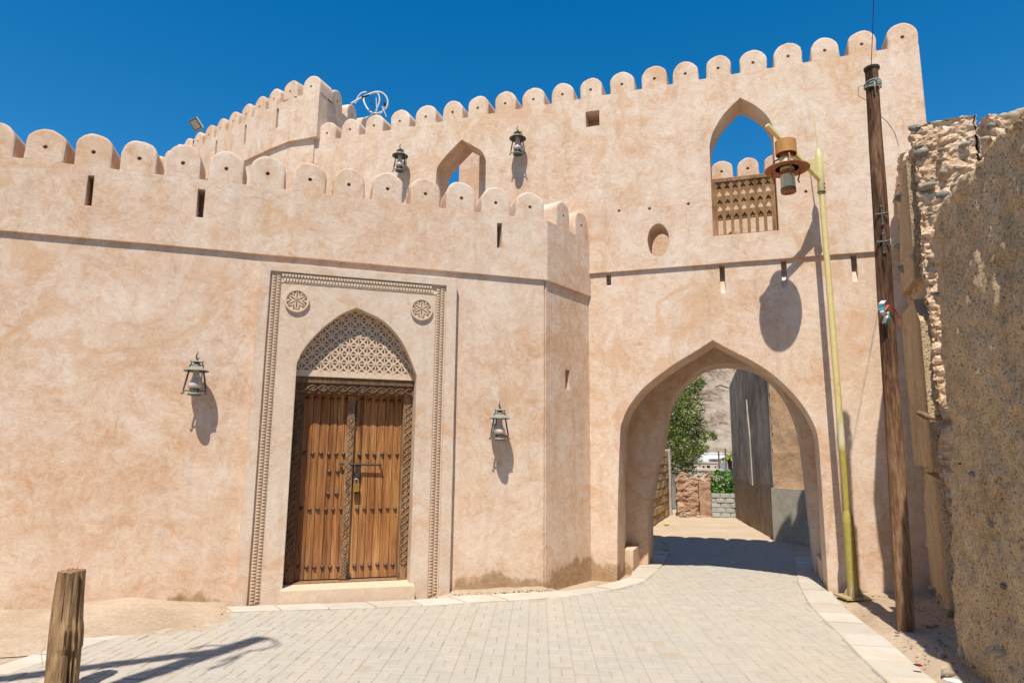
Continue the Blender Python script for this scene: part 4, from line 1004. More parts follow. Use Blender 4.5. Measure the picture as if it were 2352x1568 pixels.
# ------------------------------------------------------------------ wall lanterns
def make_lantern(name):
    """local: x along the wall, y out of the wall, z up; origin on the wall at the height of the hat rim"""
    t = obj(name, None); O = (0, .205, 0)
    def part(nm, b, mat, par=t, sm=True): return b.build(nm, M[mat], par, smooth=sm, sharp=40)
    b = MB(); b.lathe([(.0, .055), (.04, .052), (.07, .040), (.125, .012), (.152, .0), (.155, -.006), (.15, -.008), (.11, .004), (.06, .022), (0, .03)], O, 28); hat = part('hat', b, 'lantern_metal')
    b = MB(); b.lathe([(.05, .052), (.042, .068), (.036, .075), (.034, .086), (.056, .092), (.058, .097), (.03, .108), (.012, .115), (0, .116)], O, 18); part('crown', b, 'lantern_metal')
    b = MB(); pts = [(0, .205, .112), (.004, .207, .135), (.014, .21, .155), (.012, .212, .178), (-.002, .21, .195), (.0, .20, .212), (.006, .193, .214)]
    b.tube(pts, [.012, .011, .010, .008, .007, .006, .005], 7); b.tube([(0, .205, .118), (-.012, .203, .13), (-.02, .2, .148)], .006, 6); part('hook', b, 'lantern_metal')
    b = MB(); b.lathe([(.034, .02), (.037, -.01), (.040, -.05), (.047, -.09), (.062, -.12), (.078, -.145), (.083, -.163), (.078, -.185), (.062, -.200)], O, 20); part('glass_chimney', b, 'frosted_glass')
    b = MB(); b.lathe([(.066, -.198), (.068, -.206), (.05, -.214), (.045, -.232), (.055, -.243), (.078, -.252), (.085, -.264), (.084, -.272), (.06, -.276), (0, -.276)], O, 22); part('base', b, 'lantern_metal')
    for s in (-1, 1):
        b = MB(); x = s
        b.tube([(x * .085, .205, .012), (x * .10, .205, -.06), (x * .115, .205, -.13), (x * .128, .205, -.19), (x * .133, .205, -.218)], [.011, .011, .012, .011, .009], 8)
        b.tube([(x * .133, .205, -.21), (x * .128, .205, -.235), (x * .132, .207, -.255), (x * .146, .21, -.262), (x * .154, .21, -.25), (x * .148, .21, -.243)], .008, 7)
        b.tube([(x * .045, .205, -.224), (x * .128, .205, -.222)], .008, 7)
        b.tube([(x * .085, .205, .02), (x * .082, .206, .055), (x * .066, .208, .078), (x * .062, .21, .095), (x * .075, .21, .105), (x * .084, .21, .095)], .0075, 7); b.tube([(x * .045, .205, .068), (x * .082, .205, .05)], .006, 6)
        part('side_tube', b, 'lantern_metal')
    b = MB(); b.lathe([(.0, .012), (.018, .008), (.020, -.01)], (0, .255, -.228), 10, axis=(0, 1, 0))
    for s in (-1, 1): b.tube([(s * .012, .262, -.228), (s * .03, .258, -.218), (s * .035, .257, -.235), (s * .024, .259, -.24)], .005, 6)
    part('badge', b, 'lantern_metal')
    b = MB(); b.box((0, .012, -.07), .075, .03, .26); pl = part('wall_plate', b, 'lamp_casing', sm=False)
    b = MB(); b.tube([(0, .02, -.02), (0, .07, -.12), (.0, .13, -.215), (0, .19, -.232)], .013, 8); b.tube([(0, .02, .0), (0, .12, .015), (0, .19, .02)], .011, 8); part('bracket_arm', b, 'iron', pl)
    return t
def copy_thing(src):
    r = src.copy(); COL.objects.link(r)
    for c in [x for x in bpy.data.objects if x.parent == src]:
        d = c.copy(); COL.objects.link(d); d.parent = r
        for g in [x for x in bpy.data.objects if x.parent == c]:
            h = g.copy(); COL.objects.link(h); h.parent = d
    return r
lan = make_lantern('wall_lantern')
spots = [(FW, 451, 851, -PR, 'grey hurricane style wall lantern on the plain plaster left of the carved door'), (FW, 1148, 960, -PR, 'grey hurricane style wall lantern between the carved door and the corner'),
         (GW, 919, 358, 0, 'grey hurricane style wall lantern beside the tower side of the small arched window'), (GW, 1189, 318, 0, 'grey hurricane style wall lantern between the small arched window and the square hole')]
srcs = [lan] + [copy_thing(lan) for _ in spots[1:]]
for i, (fr, x, y, w, lab) in enumerate(spots):
    o = srcs[i]
    u, z = fr.px(x, y, w + .19); P = fr(u, w, z); s_ = 1.0
    Mx = Matrix((fr.t, fr.n, Vector((0, 0, 1)))).transposed().to_4x4()   # x=t, y=n
    # keep a right-handed frame: x reversed
    Mx = Matrix((-fr.t, fr.n, Vector((0, 0, 1)))).transposed().to_4x4()
    o.matrix_world = Matrix.Translation(P) @ Mx @ Matrix.Diagonal((.88, .92, 1.03, 1))
    o['label'] = lab; o['category'] = 'lantern'; o['group'] = 'hurricane lanterns fixed on the plaster walls'

# ------------------------------------------------------------------ yellow street lamp
pu_, pw_ = 4.545, .36
PB = GW(pu_, pw_, 0); PT = GW(4.50, pw_, 5.86)
lamp = thing('street_lamp', PB, 'yellow steel street lamp with rusty lantern hanging from its arm by the archway', 'street lamp')
b = MB(); at_ = lambda z: PB + (PT - PB) * (z / 5.86)
b.tube([at_(.0), at_(.9), at_(.98), at_(1.02), at_(1.06)], [.066, .064, .062, .050, .040], 16); b.tube([at_(1.0), at_(3.), at_(5.2)], [.041, .039, .037], 16)
b.tube([at_(5.19), at_(5.20), at_(5.73), at_(5.78), at_(5.84)], [.040, .046, .044, .034, .014], 16)
pole = b.build('pole', M['yellow_paint'], lamp, smooth=True, sharp=40)
b = MB()
for k in range(4):
    a = pi / 4 + k * pi / 2; d = Vector((cos(a), sin(a), 0)); b.add([PB + d * .06 + Vector((0, 0, .0)), PB + d * .15 + Vector((0, 0, .0)), PB + d * .06 + Vector((0, 0, .16))] + [PB + d * .06 + Vector((-d.y * .01, d.x * .01, .0)), PB + d * .15 + Vector((-d.y * .01, d.x * .01, 0)), PB + d * .06 + Vector((-d.y * .01, d.x * .01, .16))], [(0, 1, 2), (5, 4, 3), (0, 3, 4, 1), (1, 4, 5, 2), (2, 5, 3, 0)])
b.box(PB + Vector((0, 0, .035)), .34, .34, .02); b.build('base_plate', M['yellow_paint'], lamp)
b = MB(); b.tube([at_(5.82), at_(5.82) + Vector((-.03, 0, .56))], [.009, .007], 6); b.build('rod', M['yellow_paint'], lamp)
# arm: goes out towards the street, sloping up
LC = Vector((3.555, 8.32, 5.40))                              # centre of the lantern's rim disc
arm_dir = Vector((LC.x - PB.x, LC.y - PB.y, 0)); alen = arm_dir.length; arm_dir.normalize()
zA = 5.38; topz = aty(1822, 322, LC.y)[2]; slope = (topz - zA) / alen
side = Vector((-arm_dir.y, arm_dir.x, 0))
A0 = at_(5.38) ; A0 = Vector((A0.x, A0.y, 5.38)); A1_ = A0 + arm_dir * (alen + .26) + Vector((0, 0, slope * (alen + .26)))
b = MB(); dn = Vector((0, 0, 1)); ax_ = (A1_ - A0).normalized(); upv = ax_.cross(side).normalized()
if upv.z < 0: upv = -upv
vs = [p + side * sx + upv * sz for p in (A0, A1_) for sx in (-.028, .028) for sz in (-.02, .02)]
b.add(vs, [(0, 1, 3, 2), (4, 6, 7, 5), (0, 4, 5, 1), (2, 3, 7, 6), (0, 2, 6, 4), (1, 5, 7, 3)])
g0 = A0 + ax_ * .36 + upv * .018; g1 = Vector((A0.x, A0.y, 5.72)); g2 = A0
vs = [p + side * sx for sx in (-.012, .012) for p in (g0, g1, g2)]; b.add(vs, [(0, 1, 2), (5, 4, 3), (0, 3, 4, 1), (1, 4, 5, 2), (2, 5, 3, 0)])
b.build('arm', M['yellow_paint'], lamp)
b = MB(); 
for dz in (5.32, 5.26): b.tube([at_(dz) + side * -.06, at_(dz) + side * .06], .008, 6)
b.lathe([(.047, 0), (.052, 0), (.052, .02), (.047, .02)], at_(5.2), 16); b.build('clamp_bolt', M['iron'], lamp)
b = MB(); hz = A0 + ax_ * (alen / sqrt(1 + slope * slope) * (1 + slope * slope) * .985); hp = Vector((LC.x, LC.y, A0.z + slope * alen - .03))
b.tube([hp, Vector((LC.x, LC.y, hp.z - .07)), Vector((LC.x, LC.y, LC.z + .30))], [.03, .034, .04], 10); b.build('hanger', M['yellow_paint'], lamp, smooth=True, sharp=40)
zc = LC.z
b = MB(); b.lathe([(.0, .375), (.125, .375), (.130, .37), (.132, .19), (.128, .185), (.122, .19), (.120, .24), (0, .25)], (LC.x, LC.y, zc), 28); drum = b.build('lantern_drum', M['ochre_paint'], lamp, smooth=True, sharp=35)
b = MB(); b.lathe([(.07, .25), (.072, .18), (.085, .155), (.088, .135), (.072, .125)], (LC.x, LC.y, zc), 20); b.build('neck', M['rust'], lamp, smooth=True, sharp=40)
b = MB(); b.lathe([(.082, .14), (.088, .13), (.088, -.03), (.078, -.04), (.078, -.09), (.088, -.10), (.092, -.24), (.092, -.29)], (LC.x, LC.y, zc), 20); b.build('lamp_glass', M['lantern_glass'] if 'lantern_glass' in M else M['litter_white'], lamp, smooth=True, sharp=40)
b = MB(); b.lathe([(.081, -.03), (.086, -.04), (.084, -.09), (.09, -.102)], (LC.x, LC.y, zc), 20); b.build('collar', M['rust'], lamp, smooth=True, sharp=40); b = MB(); b.lathe([(.093, -.275), (.096, -.28), (.094, -.335), (.05, -.338), (.045, -.325), (0, -.325)], (LC.x, LC.y, zc), 20); b.build('lantern_foot', M['rust'], lamp, smooth=True, sharp=40)
b = MB(); b.lathe([(.148, .0), (.275, -.012), (.278, -.018), (.274, -.022), (.148, -.012), (.144, -.006), (.148, .0)], (LC.x, LC.y, zc), 40); b.build('rim_disc', M['rust'], lamp, smooth=True, sharp=40)
b = MB()
for k in range(3):
    a = .35 + k * 2 * pi / 3; d = Vector((cos(a), sin(a), 0)); c0 = Vector((LC.x, LC.y, zc))
    b.tube([c0 + d * .09 + Vector((0, 0, .15)), c0 + d * .15 + Vector((0, 0, .14)), c0 + d * .19 + Vector((0, 0, .07)), c0 + d * .2 + Vector((0, 0, -.05)), c0 + d * .17 + Vector((0, 0, -.14)), c0 + d * .19 + Vector((0, 0, -.17))], .010, 6)
b.build('scroll', M['rust'], lamp, smooth=True)

# ------------------------------------------------------------------ wooden utility pole by the ruin
def rough_pole(b, pts, rads, n=18, seed=0, amp=.006, seg=40):
    P = [Vector(p) for p in pts]; k0 = len(b.v)
    for i in range(seg + 1):
        t = i / seg * (len(P) - 1); q = min(int(t), len(P) - 2); s = t - q; c = P[q].lerp(P[q + 1], s); r = rads[q] + (rads[q + 1] - rads[q]) * s
        for j in range(n):
            a = 2 * pi * j / n
            d = noise.noise(Vector((cos(a) * 1.8 + seed, sin(a) * 1.8, c.z * .55))) * amp * 1.3 + noise.noise(Vector((cos(a) * 6 + seed, sin(a) * 6, c.z * .9))) * amp
            b.v.append((c.x + (r + d) * cos(a), c.y + (r + d) * sin(a), c.z))
    for i in range(seg):
        for j in range(n): a, e = k0 + i * n + j, k0 + i * n + (j + 1) % n; b.f.append((a, e, e + n, a + n))
    b.f.append(tuple(k0 + seg * n + j for j in range(n)))
WB_ = onz(2081, 1449, .03); WT_ = aty(2002, 158, WB_.y)
upole = thing('utility_pole', WB_, 'tall weathered wooden utility pole bolted to a stub beside the mud ruin', 'pole')
b = MB(); rough_pole(b, [WB_ + Vector((0, 0, -.15)), WB_.lerp(WT_, .5), WT_], [.083, .076, .068], seed=3, amp=.007); b.build('pole', M['pole_wood'], upole, smooth=True, sharp=60)
st0 = WB_ + Vector((.06, .14, -.1)); st1 = WB_.lerp(WT_, .735) + Vector((.075, .10, 0))
b = MB(); rough_pole(b, [st0, st0.lerp(st1, .5), st1], [.06, .062, .05], seed=8, amp=.006); b.build('stub_pole', M['pole_wood'], upole, smooth=True, sharp=60)
b = MB(); b.lathe([(.078, -.02), (.083, -.012), (.083, .008), (.0, .016)], WT_, 18); b.build('pole_cap', M['iron'], upole, smooth=True, sharp=40)
fdir = (CAM - WB_); fdir.z = 0; fdir.normalize(); rdir = Vector((-fdir.y, fdir.x, 0))
b = MB()
for px_y in (497, 560):
    c = WB_.lerp(WT_, 0); zc_ = aty(2030, px_y, WB_.y)[2]; t = (zc_ - WB_.z) / (WT_.z - WB_.z); c = WB_.lerp(WT_, t) + fdir * .085 + rdir * .012
    b.tube([c + Vector((0, 0, -.12)), c + Vector((0, 0, .08))], .010, 6); b.tube([c - rdir * .055, c + rdir * .05], .008, 6)
    for d in (Vector((0, 0, .08)), -rdir * .055, rdir * .05, Vector((0, 0, -.12))): b.lathe([(.0, .016), (.014, .014), (.016, 0), (.014, -.014)], c + d, 6, axis=fdir)
b.build('bolt', M['lantern_metal'], upole)
b = MB()
zr = aty(2003, 198, WB_.y)[2]
for q in range(4):
    c = WB_.lerp(WT_, (zr - WB_.z) / (WT_.z - WB_.z)) + Vector((0, 0, -.02 + .014 * q))
    b.tube([c + Vector((.084 * cos(a), .084 * sin(a), .02 * sin(a + q))) for a in [2 * pi * i / 20 for i in range(21)]], .008, 5, cap=False)
kn = WB_.lerp(WT_, (zr - WB_.z) / (WT_.z - WB_.z)) + fdir * .085 + rdir * .02
b.tube([kn, kn + fdir * .03 + Vector((0, 0, -.05)), kn + fdir * .01 + Vector((0, 0, -.11))], .009, 5); b.tube([kn, kn + fdir * .03 + rdir * .05 + Vector((0, 0, -.02)), kn + rdir * .06 + Vector((0, 0, -.05))], .008, 5); b.tube([kn, kn + fdir * .03 + rdir * .03 + Vector((0, 0, .03))], .010, 5)
b.build('rope_lashing', M['rope'], upole, smooth=True)
b = MB(); b.tube([WT_ + fdir * .07 + Vector((0, 0, -.4)), WT_ + fdir * .08 + Vector((0, 0, .02)), aty(2004, 80, WT_.y - .2), aty(2007, 0, WT_.y - .5), aty(2012, -300, WT_.y - 1.5)], .004, 5)
b.tube([kn + Vector((0, 0, 0)) - rdir * .05, kn - rdir * .16 + Vector((0, 0, -.02)), kn - rdir * .17 + Vector((0, 0, -.12)), kn - rdir * .09 + Vector((0, 0, -.2))], .003, 5)
w0 = aty(2020, 265, WB_.y + .05); b.tube([w0, aty(2038, 280, WB_.y + .4), aty(2055, 305, WB_.y + .8), aty(2064, 335, WB_.y + 1.1)], .0035, 5)
b.build('wire', M['black_cable'], upole, smooth=True)
# rag tied to the pole
rag = thing('tied_rag', aty(2028, 735, WB_.y - .12), 'torn white, teal and red rag tied round the wooden pole', 'rag')
rg = random.Random(4)
def strip(pts, wd, mat, nm):
    b = MB(); P = [Vector(p) for p in pts]; 
    for i, p in enumerate(P):
        tw = rdir * (wd * (.6 + .5 * rg.random()) / 2) + fdir * rg.uniform(-.012, .012); b.v += [tuple(p - tw), tuple(p + tw), tuple(p + tw - fdir * .006), tuple(p - tw - fdir * .006)]
    for i in range(len(P) - 1):
        k = 4 * i; b.f += [(k, k + 1, k + 5, k + 4), (k + 2, k + 3, k + 7, k + 6), (k + 1, k + 2, k + 6, k + 5), (k + 3, k, k + 4, k + 7)]
    b.f += [(3, 2, 1, 0), tuple(len(b.v) - 4 + q for q in range(4))]
    b.build(nm, M[mat], rag)
ry = WB_.y - .12
strip([aty(2030, 690, ry), aty(2024, 697, ry - .03), aty(2020, 706, ry)], .06, 'cloth_white', 'rag_tail')
strip([aty(2026, 700, ry), aty(2024, 712, ry - .04), aty(2026, 718, ry)], .05, 'cloth_teal', 'rag_tail')
strip([aty(2022, 710, ry), aty(2026, 716, ry - .05), aty(2034, 722, ry)], .06, 'cloth_white', 'rag_tail')
strip([aty(2040, 700, ry), aty(2033, 712, ry - .04), aty(2031, 724, ry)], .025, 'cloth_red', 'rag_tail')
strip([aty(2035, 716, ry), aty(2034, 730, ry - .03), aty(2030, 742, ry)], .045, 'cloth_white', 'rag_tail')
strip([aty(2039, 716, ry), aty(2039, 732, ry - .03), aty(2036, 745, ry)], .03, 'cloth_teal', 'rag_tail')
strip([aty(2046, 700, ry), aty(2056, 712, ry), aty(2064, 730, ry + .03), aty(2068, 752, ry + .05)], .015, 'cloth_red', 'rag_tail')

# ------------------------------------------------------------------ wooden stump in the foreground
SPX, SPY, SH = -3.15, 5.14, .82
stump = thing('wooden_post', (SPX, SPY, 0), 'short weathered wooden post standing in the sand, split at the top', 'post')
b = MB(); n = 40; seg = 44; 
for i in range(seg + 1):
    t = i / seg; z = -.1 + (SH + .1) * t
    for j in range(n):
        a = 2 * pi * j / n; ca, sa = cos(a), sin(a)
        r = .108 - .016 * t
        r += .012 * noise.noise(Vector((ca * 1.5, sa * 1.5, z * 1.6)))
        g = noise.noise(Vector((ca * 7, sa * 7, z * .6 + 9))); r -= .055 * max(0, g - .08)
        r += .008 * noise.noise(Vector((ca * 14, sa * 14, z * 2)))
        if z > .28 and z < .50: r += .016 * max(0, cos(a + .4)) * ss(.50, .40, z) * ss(.26, .3, z)
        dz = 0
        if t > .97: dz = .022 * noise.noise(Vector((ca * 5, sa * 5, 2)))
        lean = -.025 * t
        b.v.append((SPX + lean + r * ca, SPY + r * sa, z + dz))
for i in range(seg):
    for j in range(n): a, e = i * n + j, i * n + (j + 1) % n; b.f.append((a, e, e + n, a + n))
rr = []
k = len(b.v)
for q, s in ((0, .7), (1, .35)):
    for j in range(n):
        p = Vector(b.v[seg * n + j]); c = Vector((SPX - .025, SPY, SH + .0)); v = c + (p - c) * s; v.z = SH + .02 * noise.noise(Vector((v.x * 30, v.y * 30, 4))); b.v.append(tuple(v))
for q in range(2):
    base0 = seg * n if q == 0 else k; base1 = k + q * n
    for j in range(n): b.f.append((base0 + j, base0 + (j + 1) % n, base1 + (j + 1) % n, base1 + j))
b.v.append((SPX - .025, SPY, SH)); 
for j in range(n): b.f.append((k + n + j, k + n + (j + 1) % n, len(b.v) - 1))
b.build('post', M['post_wood'], stump, smooth=True, sharp=50)
b = MB()
for q, (a, z0, l) in enumerate(((-2.6, .33, .13), (-.5, .22, .1), (-.45, .16, .14), (-1.2, .03, .12))):
    d = Vector((cos(a), sin(a), 0)); p = Vector((SPX, SPY, z0)) + d * .128; b.tube([p, p + d * .02 + Vector((0, 0, -l * .4)), p + d * .01 + Vector((.01, 0, -l))], .0025, 4)
b.build('straw', M['straw'], stump)

# ------------------------------------------------------------------ utility pole beside the street, out of frame; its shadow falls on the paving
tip = onz(590, 1467); tt = 1 / tan(SUN_EL); hz = 8.0
def under(g, h): return Vector((g.x - sin(SUN_AZ) * h * tt, g.y - cos(SUN_AZ) * h * tt, h))
T1 = under(tip, hz); g1 = onz(280, 1568); d1_ = (Vector((tip.x, tip.y)) - Vector((g1.x, g1.y))).normalized(); B1 = Vector((tip.x, tip.y, 0)) - Vector((d1_.x, d1_.y, 0)) * 4.4
up2 = thing('braced_pole', B1, 'wooden line pole with a slanting brace and a wire loop at its top', 'pole')
b = MB(); b.tube([B1, T1], [.115, .10], 14); b.build('pole', M['pole_wood'], up2, smooth=True, sharp=60)
jt = onz(*z4(1780, 1000)); J = under(jt, hz - .35); g2 = onz(*z4(200, 1207)); d2_ = (Vector((jt.x, jt.y)) - Vector((g2.x, g2.y))).normalized(); B2 = Vector((jt.x, jt.y, 0)) - Vector((d2_.x, d2_.y, 0)) * 4.9
b = MB(); b.tube([B2, J], [.10, .08], 12); b.build('brace', M['pole_wood'], up2, smooth=True, sharp=60)
b = MB(); lp = [under(onz(*z4(x, y)), hz - .1 - .01 * i) for i, (x, y) in enumerate(((2060, 900), (2150, 885), (2220, 895), (2280, 925), (2290, 945), (2240, 972), (2150, 990), (2060, 1000), (1950, 1040), (1800, 1090)))]
b.tube(lp, .018, 6); lp = [under(onz(*z4(x, y)), hz - .6) for x, y in ((2080, 940), (1950, 965), (1840, 955), (1700, 955), (1560, 990))]; b.tube(lp, .022, 6)
lp = [under(onz(*z4(x, y)), hz - .9) for x, y in ((1980, 1040), (1850, 1110), (1720, 1150))]; b.tube(lp, .02, 6)
b.build('wire', M['black_cable'], up2, smooth=True)

# ------------------------------------------------------------------ flood light and conduit on the roofs
fp = onz(449, 286, 8.85); flood = thing('flood_light', fp + Vector((.1, 0, -.4)), 'small grey flood light above the tower merlons', 'flood light')
tc = (CAM - fp).normalized(); fn = (tc + Vector((-.28, 0, -.12))).normalized(); rgt = Vector((0, 0, 1)).cross(tc).normalized()
fu = (Vector((0, 0, 1)) * .86 - rgt * .5); fu = (fu - fn * fu.dot(fn)).normalized(); fx = fu.cross(fn)
Mf = Matrix((fx, -fn, fu)).transposed().to_4x4(); Mf.translation = fp
b = MB(); b.box((0, .05, 0), .20, .10, .25, Mf); b.box((0, .13, -.02), .12, .06, .16, Mf); b.build('casing', M['lamp_casing'], flood)
b = MB(); b.box((0, -.003, 0), .185, .008, .225, Mf); b.build('gasket', M['iron'], flood)
b = MB(); b.box((0, -.006, 0), .15, .014, .19, Mf); b.build('lens', M['lamp_lens'], flood)
b = MB(); b.tube([Mf @ Vector((.03, .10, -.12)), fp + Vector((.12, .12, -.22)), fp + Vector((.12, .12, -.45))], .03, 8); b.build('bracket', M['lamp_casing'], flood)
coil = thing('conduit_coil', GW(-2.8, -.9, 7.4), 'loose coil of white electrical conduit sticking up behind the merlons', 'conduit')
CY = 12.0
def zc2(x, y): return ((600 + x / 3.136) / 1.0693, (150 + y / 3.136) / 1.0693)
def cpath(L, dy=0): return [aty(*zc2(x, y), CY + dy + .02 * i) for i, (x, y) in enumerate(L)]
b = MB(); b.tube(smooth_poly([tuple(p) for p in cpath([(820, 330), (870, 300), (940, 265), (1010, 240), (1060, 245), (1095, 280), (1105, 330), (1080, 380), (1030, 402), (975, 395), (935, 345), (920, 290), (960, 255)])], 4), .016, 8)
b.tube(smooth_poly([tuple(p) for p in cpath([(940, 240), (900, 250), (872, 285), (868, 310), (850, 330)], .3)], 4), .015, 8)
b.tube(smooth_poly([tuple(p) for p in cpath([(960, 258), (1020, 245), (1042, 290), (1030, 350), (1000, 400), (960, 430), (930, 440)], .15)], 4), .016, 8)
b.build('conduit', M['white_conduit'], coil, smooth=True)
b = MB(); b.tube(cpath([(905, 282), (960, 262)], -.05), .019, 8); b.tube(cpath([(1076, 305), (1086, 350)], -.05), .019, 8)
b.tube(smooth_poly([tuple(p) for p in cpath([(970, 270), (985, 310), (975, 330), (1000, 340), (990, 380)], .05)], 3), .005, 5)
b.build('joint_tape', M['black_cable'], coil, smooth=True)
b = MB()
for x0, y0, x1, y1 in ((1015, 270, 1020, 390), (1060, 350, 1095, 430), (1080, 350, 1050, 410)): b.tube(cpath([(x0, y0), (x1, y1)], .1), .008, 6)
b.build('cable_end', M['white_conduit'], coil)
# ------------------------------------------------------------------ the mud ruin on the right
def arc_len(P):
    d = [0.]
    for a, c in zip(P, P[1:]): d.append(d[-1] + hypot(c[0] - a[0], c[1] - a[1]))
    return d
RF_ = [Vector((p[0], p[1], 0)) for p in Rface]; Rd = arc_len(Rface)
def hit_curve(px_, py_):
    """where the view ray meets the vertical sheet over the wall foot"""
    r = ray(px_, py_)
    for i in range(len(RF_) - 2, -1, -1):
        a, c = RF_[i], RF_[i + 1]; e = c - a; den = r.x * e.y - r.y * e.x
        if abs(den) < 1e-9: continue
        k = (a.x * e.y - a.y * e.x) / den; q = (a.x * r.y - a.y * r.x) / den
        if k > 0 and -.001 <= q <= 1.001: return Rd[i] + q * (Rd[i + 1] - Rd[i]), EYE + r.z * k
    return None
tops = [h for h in (hit_curve(*p) for p in ((2132, 508), (2160, 472), (2195, 430), (2225, 392), (2262, 350), (2300, 316), (2345, 284))) if h]
tops = sorted((s, z + .11 * ss(3.8, 1.9, s)) for s, z in tops)
def top_at(s):
    if s <= tops[0][0]: return tops[0][1] - .12 * (tops[0][0] - s)
    if s >= tops[-1][0]: return max(0.3, tops[-1][1] - .25 * (s - tops[-1][0]))
    for a, c in zip(tops, tops[1:]):
        if a[0] <= s <= c[0]: return a[1] + (c[1] - a[1]) * (s - a[0]) / (c[0] - a[0])
ruin = thing('ruined_mud_wall', (3.9, 6.2, 0), 'broken mud brick wall with stony rough render and jagged top along the street', 'wall')
Smax = tops[-1][0] + .40
ns = 190; nz = 130; b = MB()
def rpos(s):
    i = next((i for i in range(len(Rd) - 1) if Rd[i + 1] >= s), len(Rd) - 2); t = (s - Rd[i]) / (Rd[i + 1] - Rd[i]); p = RF_[i].lerp(RF_[i + 1], t); d = (RF_[i + 1] - RF_[i]).normalized()
    return p, Vector((-d.y, d.x, 0))                             # normal towards the street (left)
prof = nz + 1 + 8 + 24
for i in range(ns + 1):
    s = Smax * i / ns; p, nrm = rpos(s); tz = top_at(s) + .05 * noise.fractal(Vector((s * 3, 2, 0)), 1, 2, 5) + .03 * noise.noise(Vector((s * 17, 5, 0)))
    for j in range(nz + 1):
        z = -.1 + (tz + .1) * j / nz; q = Vector((s * 1.0, z, 0))
        d = .085 * noise.noise(q * .75 + Vector((0, 0, 5))) + .045 * noise.noise(q * 2.3) + .028 * noise.noise(q * 6) + .020 * noise.noise(q * 15) + .012 * noise.noise(q * 34) - .05 * ss(.48, .75, noise.noise(q * 2.9 + Vector((3, 8, 1)))) - .014 * ss(.4, .65, noise.noise(q * 9 + Vector((1, 2, 8))))
        d += .06 * ss(.75, .0, z) * (.55 + .8 * noise.noise(q * 1.8 + Vector((7, 0, 0)))) + .05 * abs(noise.noise(q * 5)) * ss(1.1, .2, z)      # spreading, crumbled foot
        P = p + nrm * d + Vector((.015 * z * nrm.x * -1, .015 * z * nrm.y * -1, z)); b.v.append(tuple(P))
    P0 = Vector(b.v[-1])
    for j in range(1, 9):
        t = j / 8; P = P0 - nrm * (.46 * t) + Vector((0, 0, .03 * noise.fractal(Vector((s * 5, t * 2, 3)), 1, 2, 3) + .05 * sin(pi * t))); b.v.append(tuple(P))
    P1 = Vector(b.v[-1])
    for j in range(1, 25):
        t = j / 24; q = Vector((s, P1.z * (1 - t), 9)); P = Vector((P1.x, P1.y, P1.z * (1 - t) - .1 * t)) - nrm * (.08 * t + .04 * noise.noise(q * 1.5)); b.v.append(tuple(P))
for i in range(ns):
    for j in range(prof - 1):
        a = i * prof + j; b.f.append((a, a + 1, a + prof + 1, a + prof))
b.f.append(tuple(range(prof))); b.f.append(tuple(ns * prof + j for j in reversed(range(prof))))
b.build('rendered_wall', M['mud'], ruin, smooth=True)
def stone_mesh(seed, flat=.65):
    bm = bmesh.new(); bmesh.ops.create_icosphere(bm, subdivisions=2, radius=1.)
    for v in bm.verts:
        q = v.co.copy(); k = 1 + .34 * noise.noise(q * 1.1 + Vector((seed * 5.3, 0, 0))) + .14 * noise.noise(q * 2.7 + Vector((0, seed * 3.1, 0)))
        v.co = Vector((q.x * 1.25, q.y * .8, q.z * flat)) * k
    me = bpy.data.meshes.new('stone'); bm.to_mesh(me); bm.free(); me.materials.append(M['field_stone'])
    for p in me.polygons: p.use_smooth = True
    return me
SM = [stone_mesh(k, (.5, .65, .8)[k % 3]) for k in range(6)]
srnd = random.Random(21)
def stone(P, size, par, rot=None, name='stone'):
    o = obj(name, SM[srnd.randrange(6)], None, par)
    R = rot if rot is not None else Matrix.Rotation(srnd.uniform(0, 6.28), 4, 'Z') @ Matrix.Rotation(srnd.uniform(-.35, .35), 4, 'X')
    o.matrix_basis = Matrix.Translation(P) @ R @ Matrix.Diagonal((size * srnd.uniform(.8, 1.2), size * srnd.uniform(.8, 1.1), size * srnd.uniform(.8, 1.15), 1)); return o
for k in range(30):                                              # stones showing through the crumbled foot
    s = srnd.uniform(.6, Smax - .1); p, nrm = rpos(s); z = abs(srnd.gauss(0, .33)) + .03
    d = .06 * ss(.75, 0., z) * .6 + .03 * (1 - z)
    sz = srnd.uniform(.03, .08); stone(p + nrm * (d - sz * .75) + Vector((0, 0, z)), sz, ruin)
for k in range(24):
    s = srnd.uniform(.6, Smax - .1); p, nrm = rpos(s); z = srnd.uniform(.6, top_at(s) - .3); sz = srnd.uniform(.02, .045); stone(p - nrm * (sz * .35) + Vector((.0, 0, z)) - nrm * .015 * z, sz, ruin)

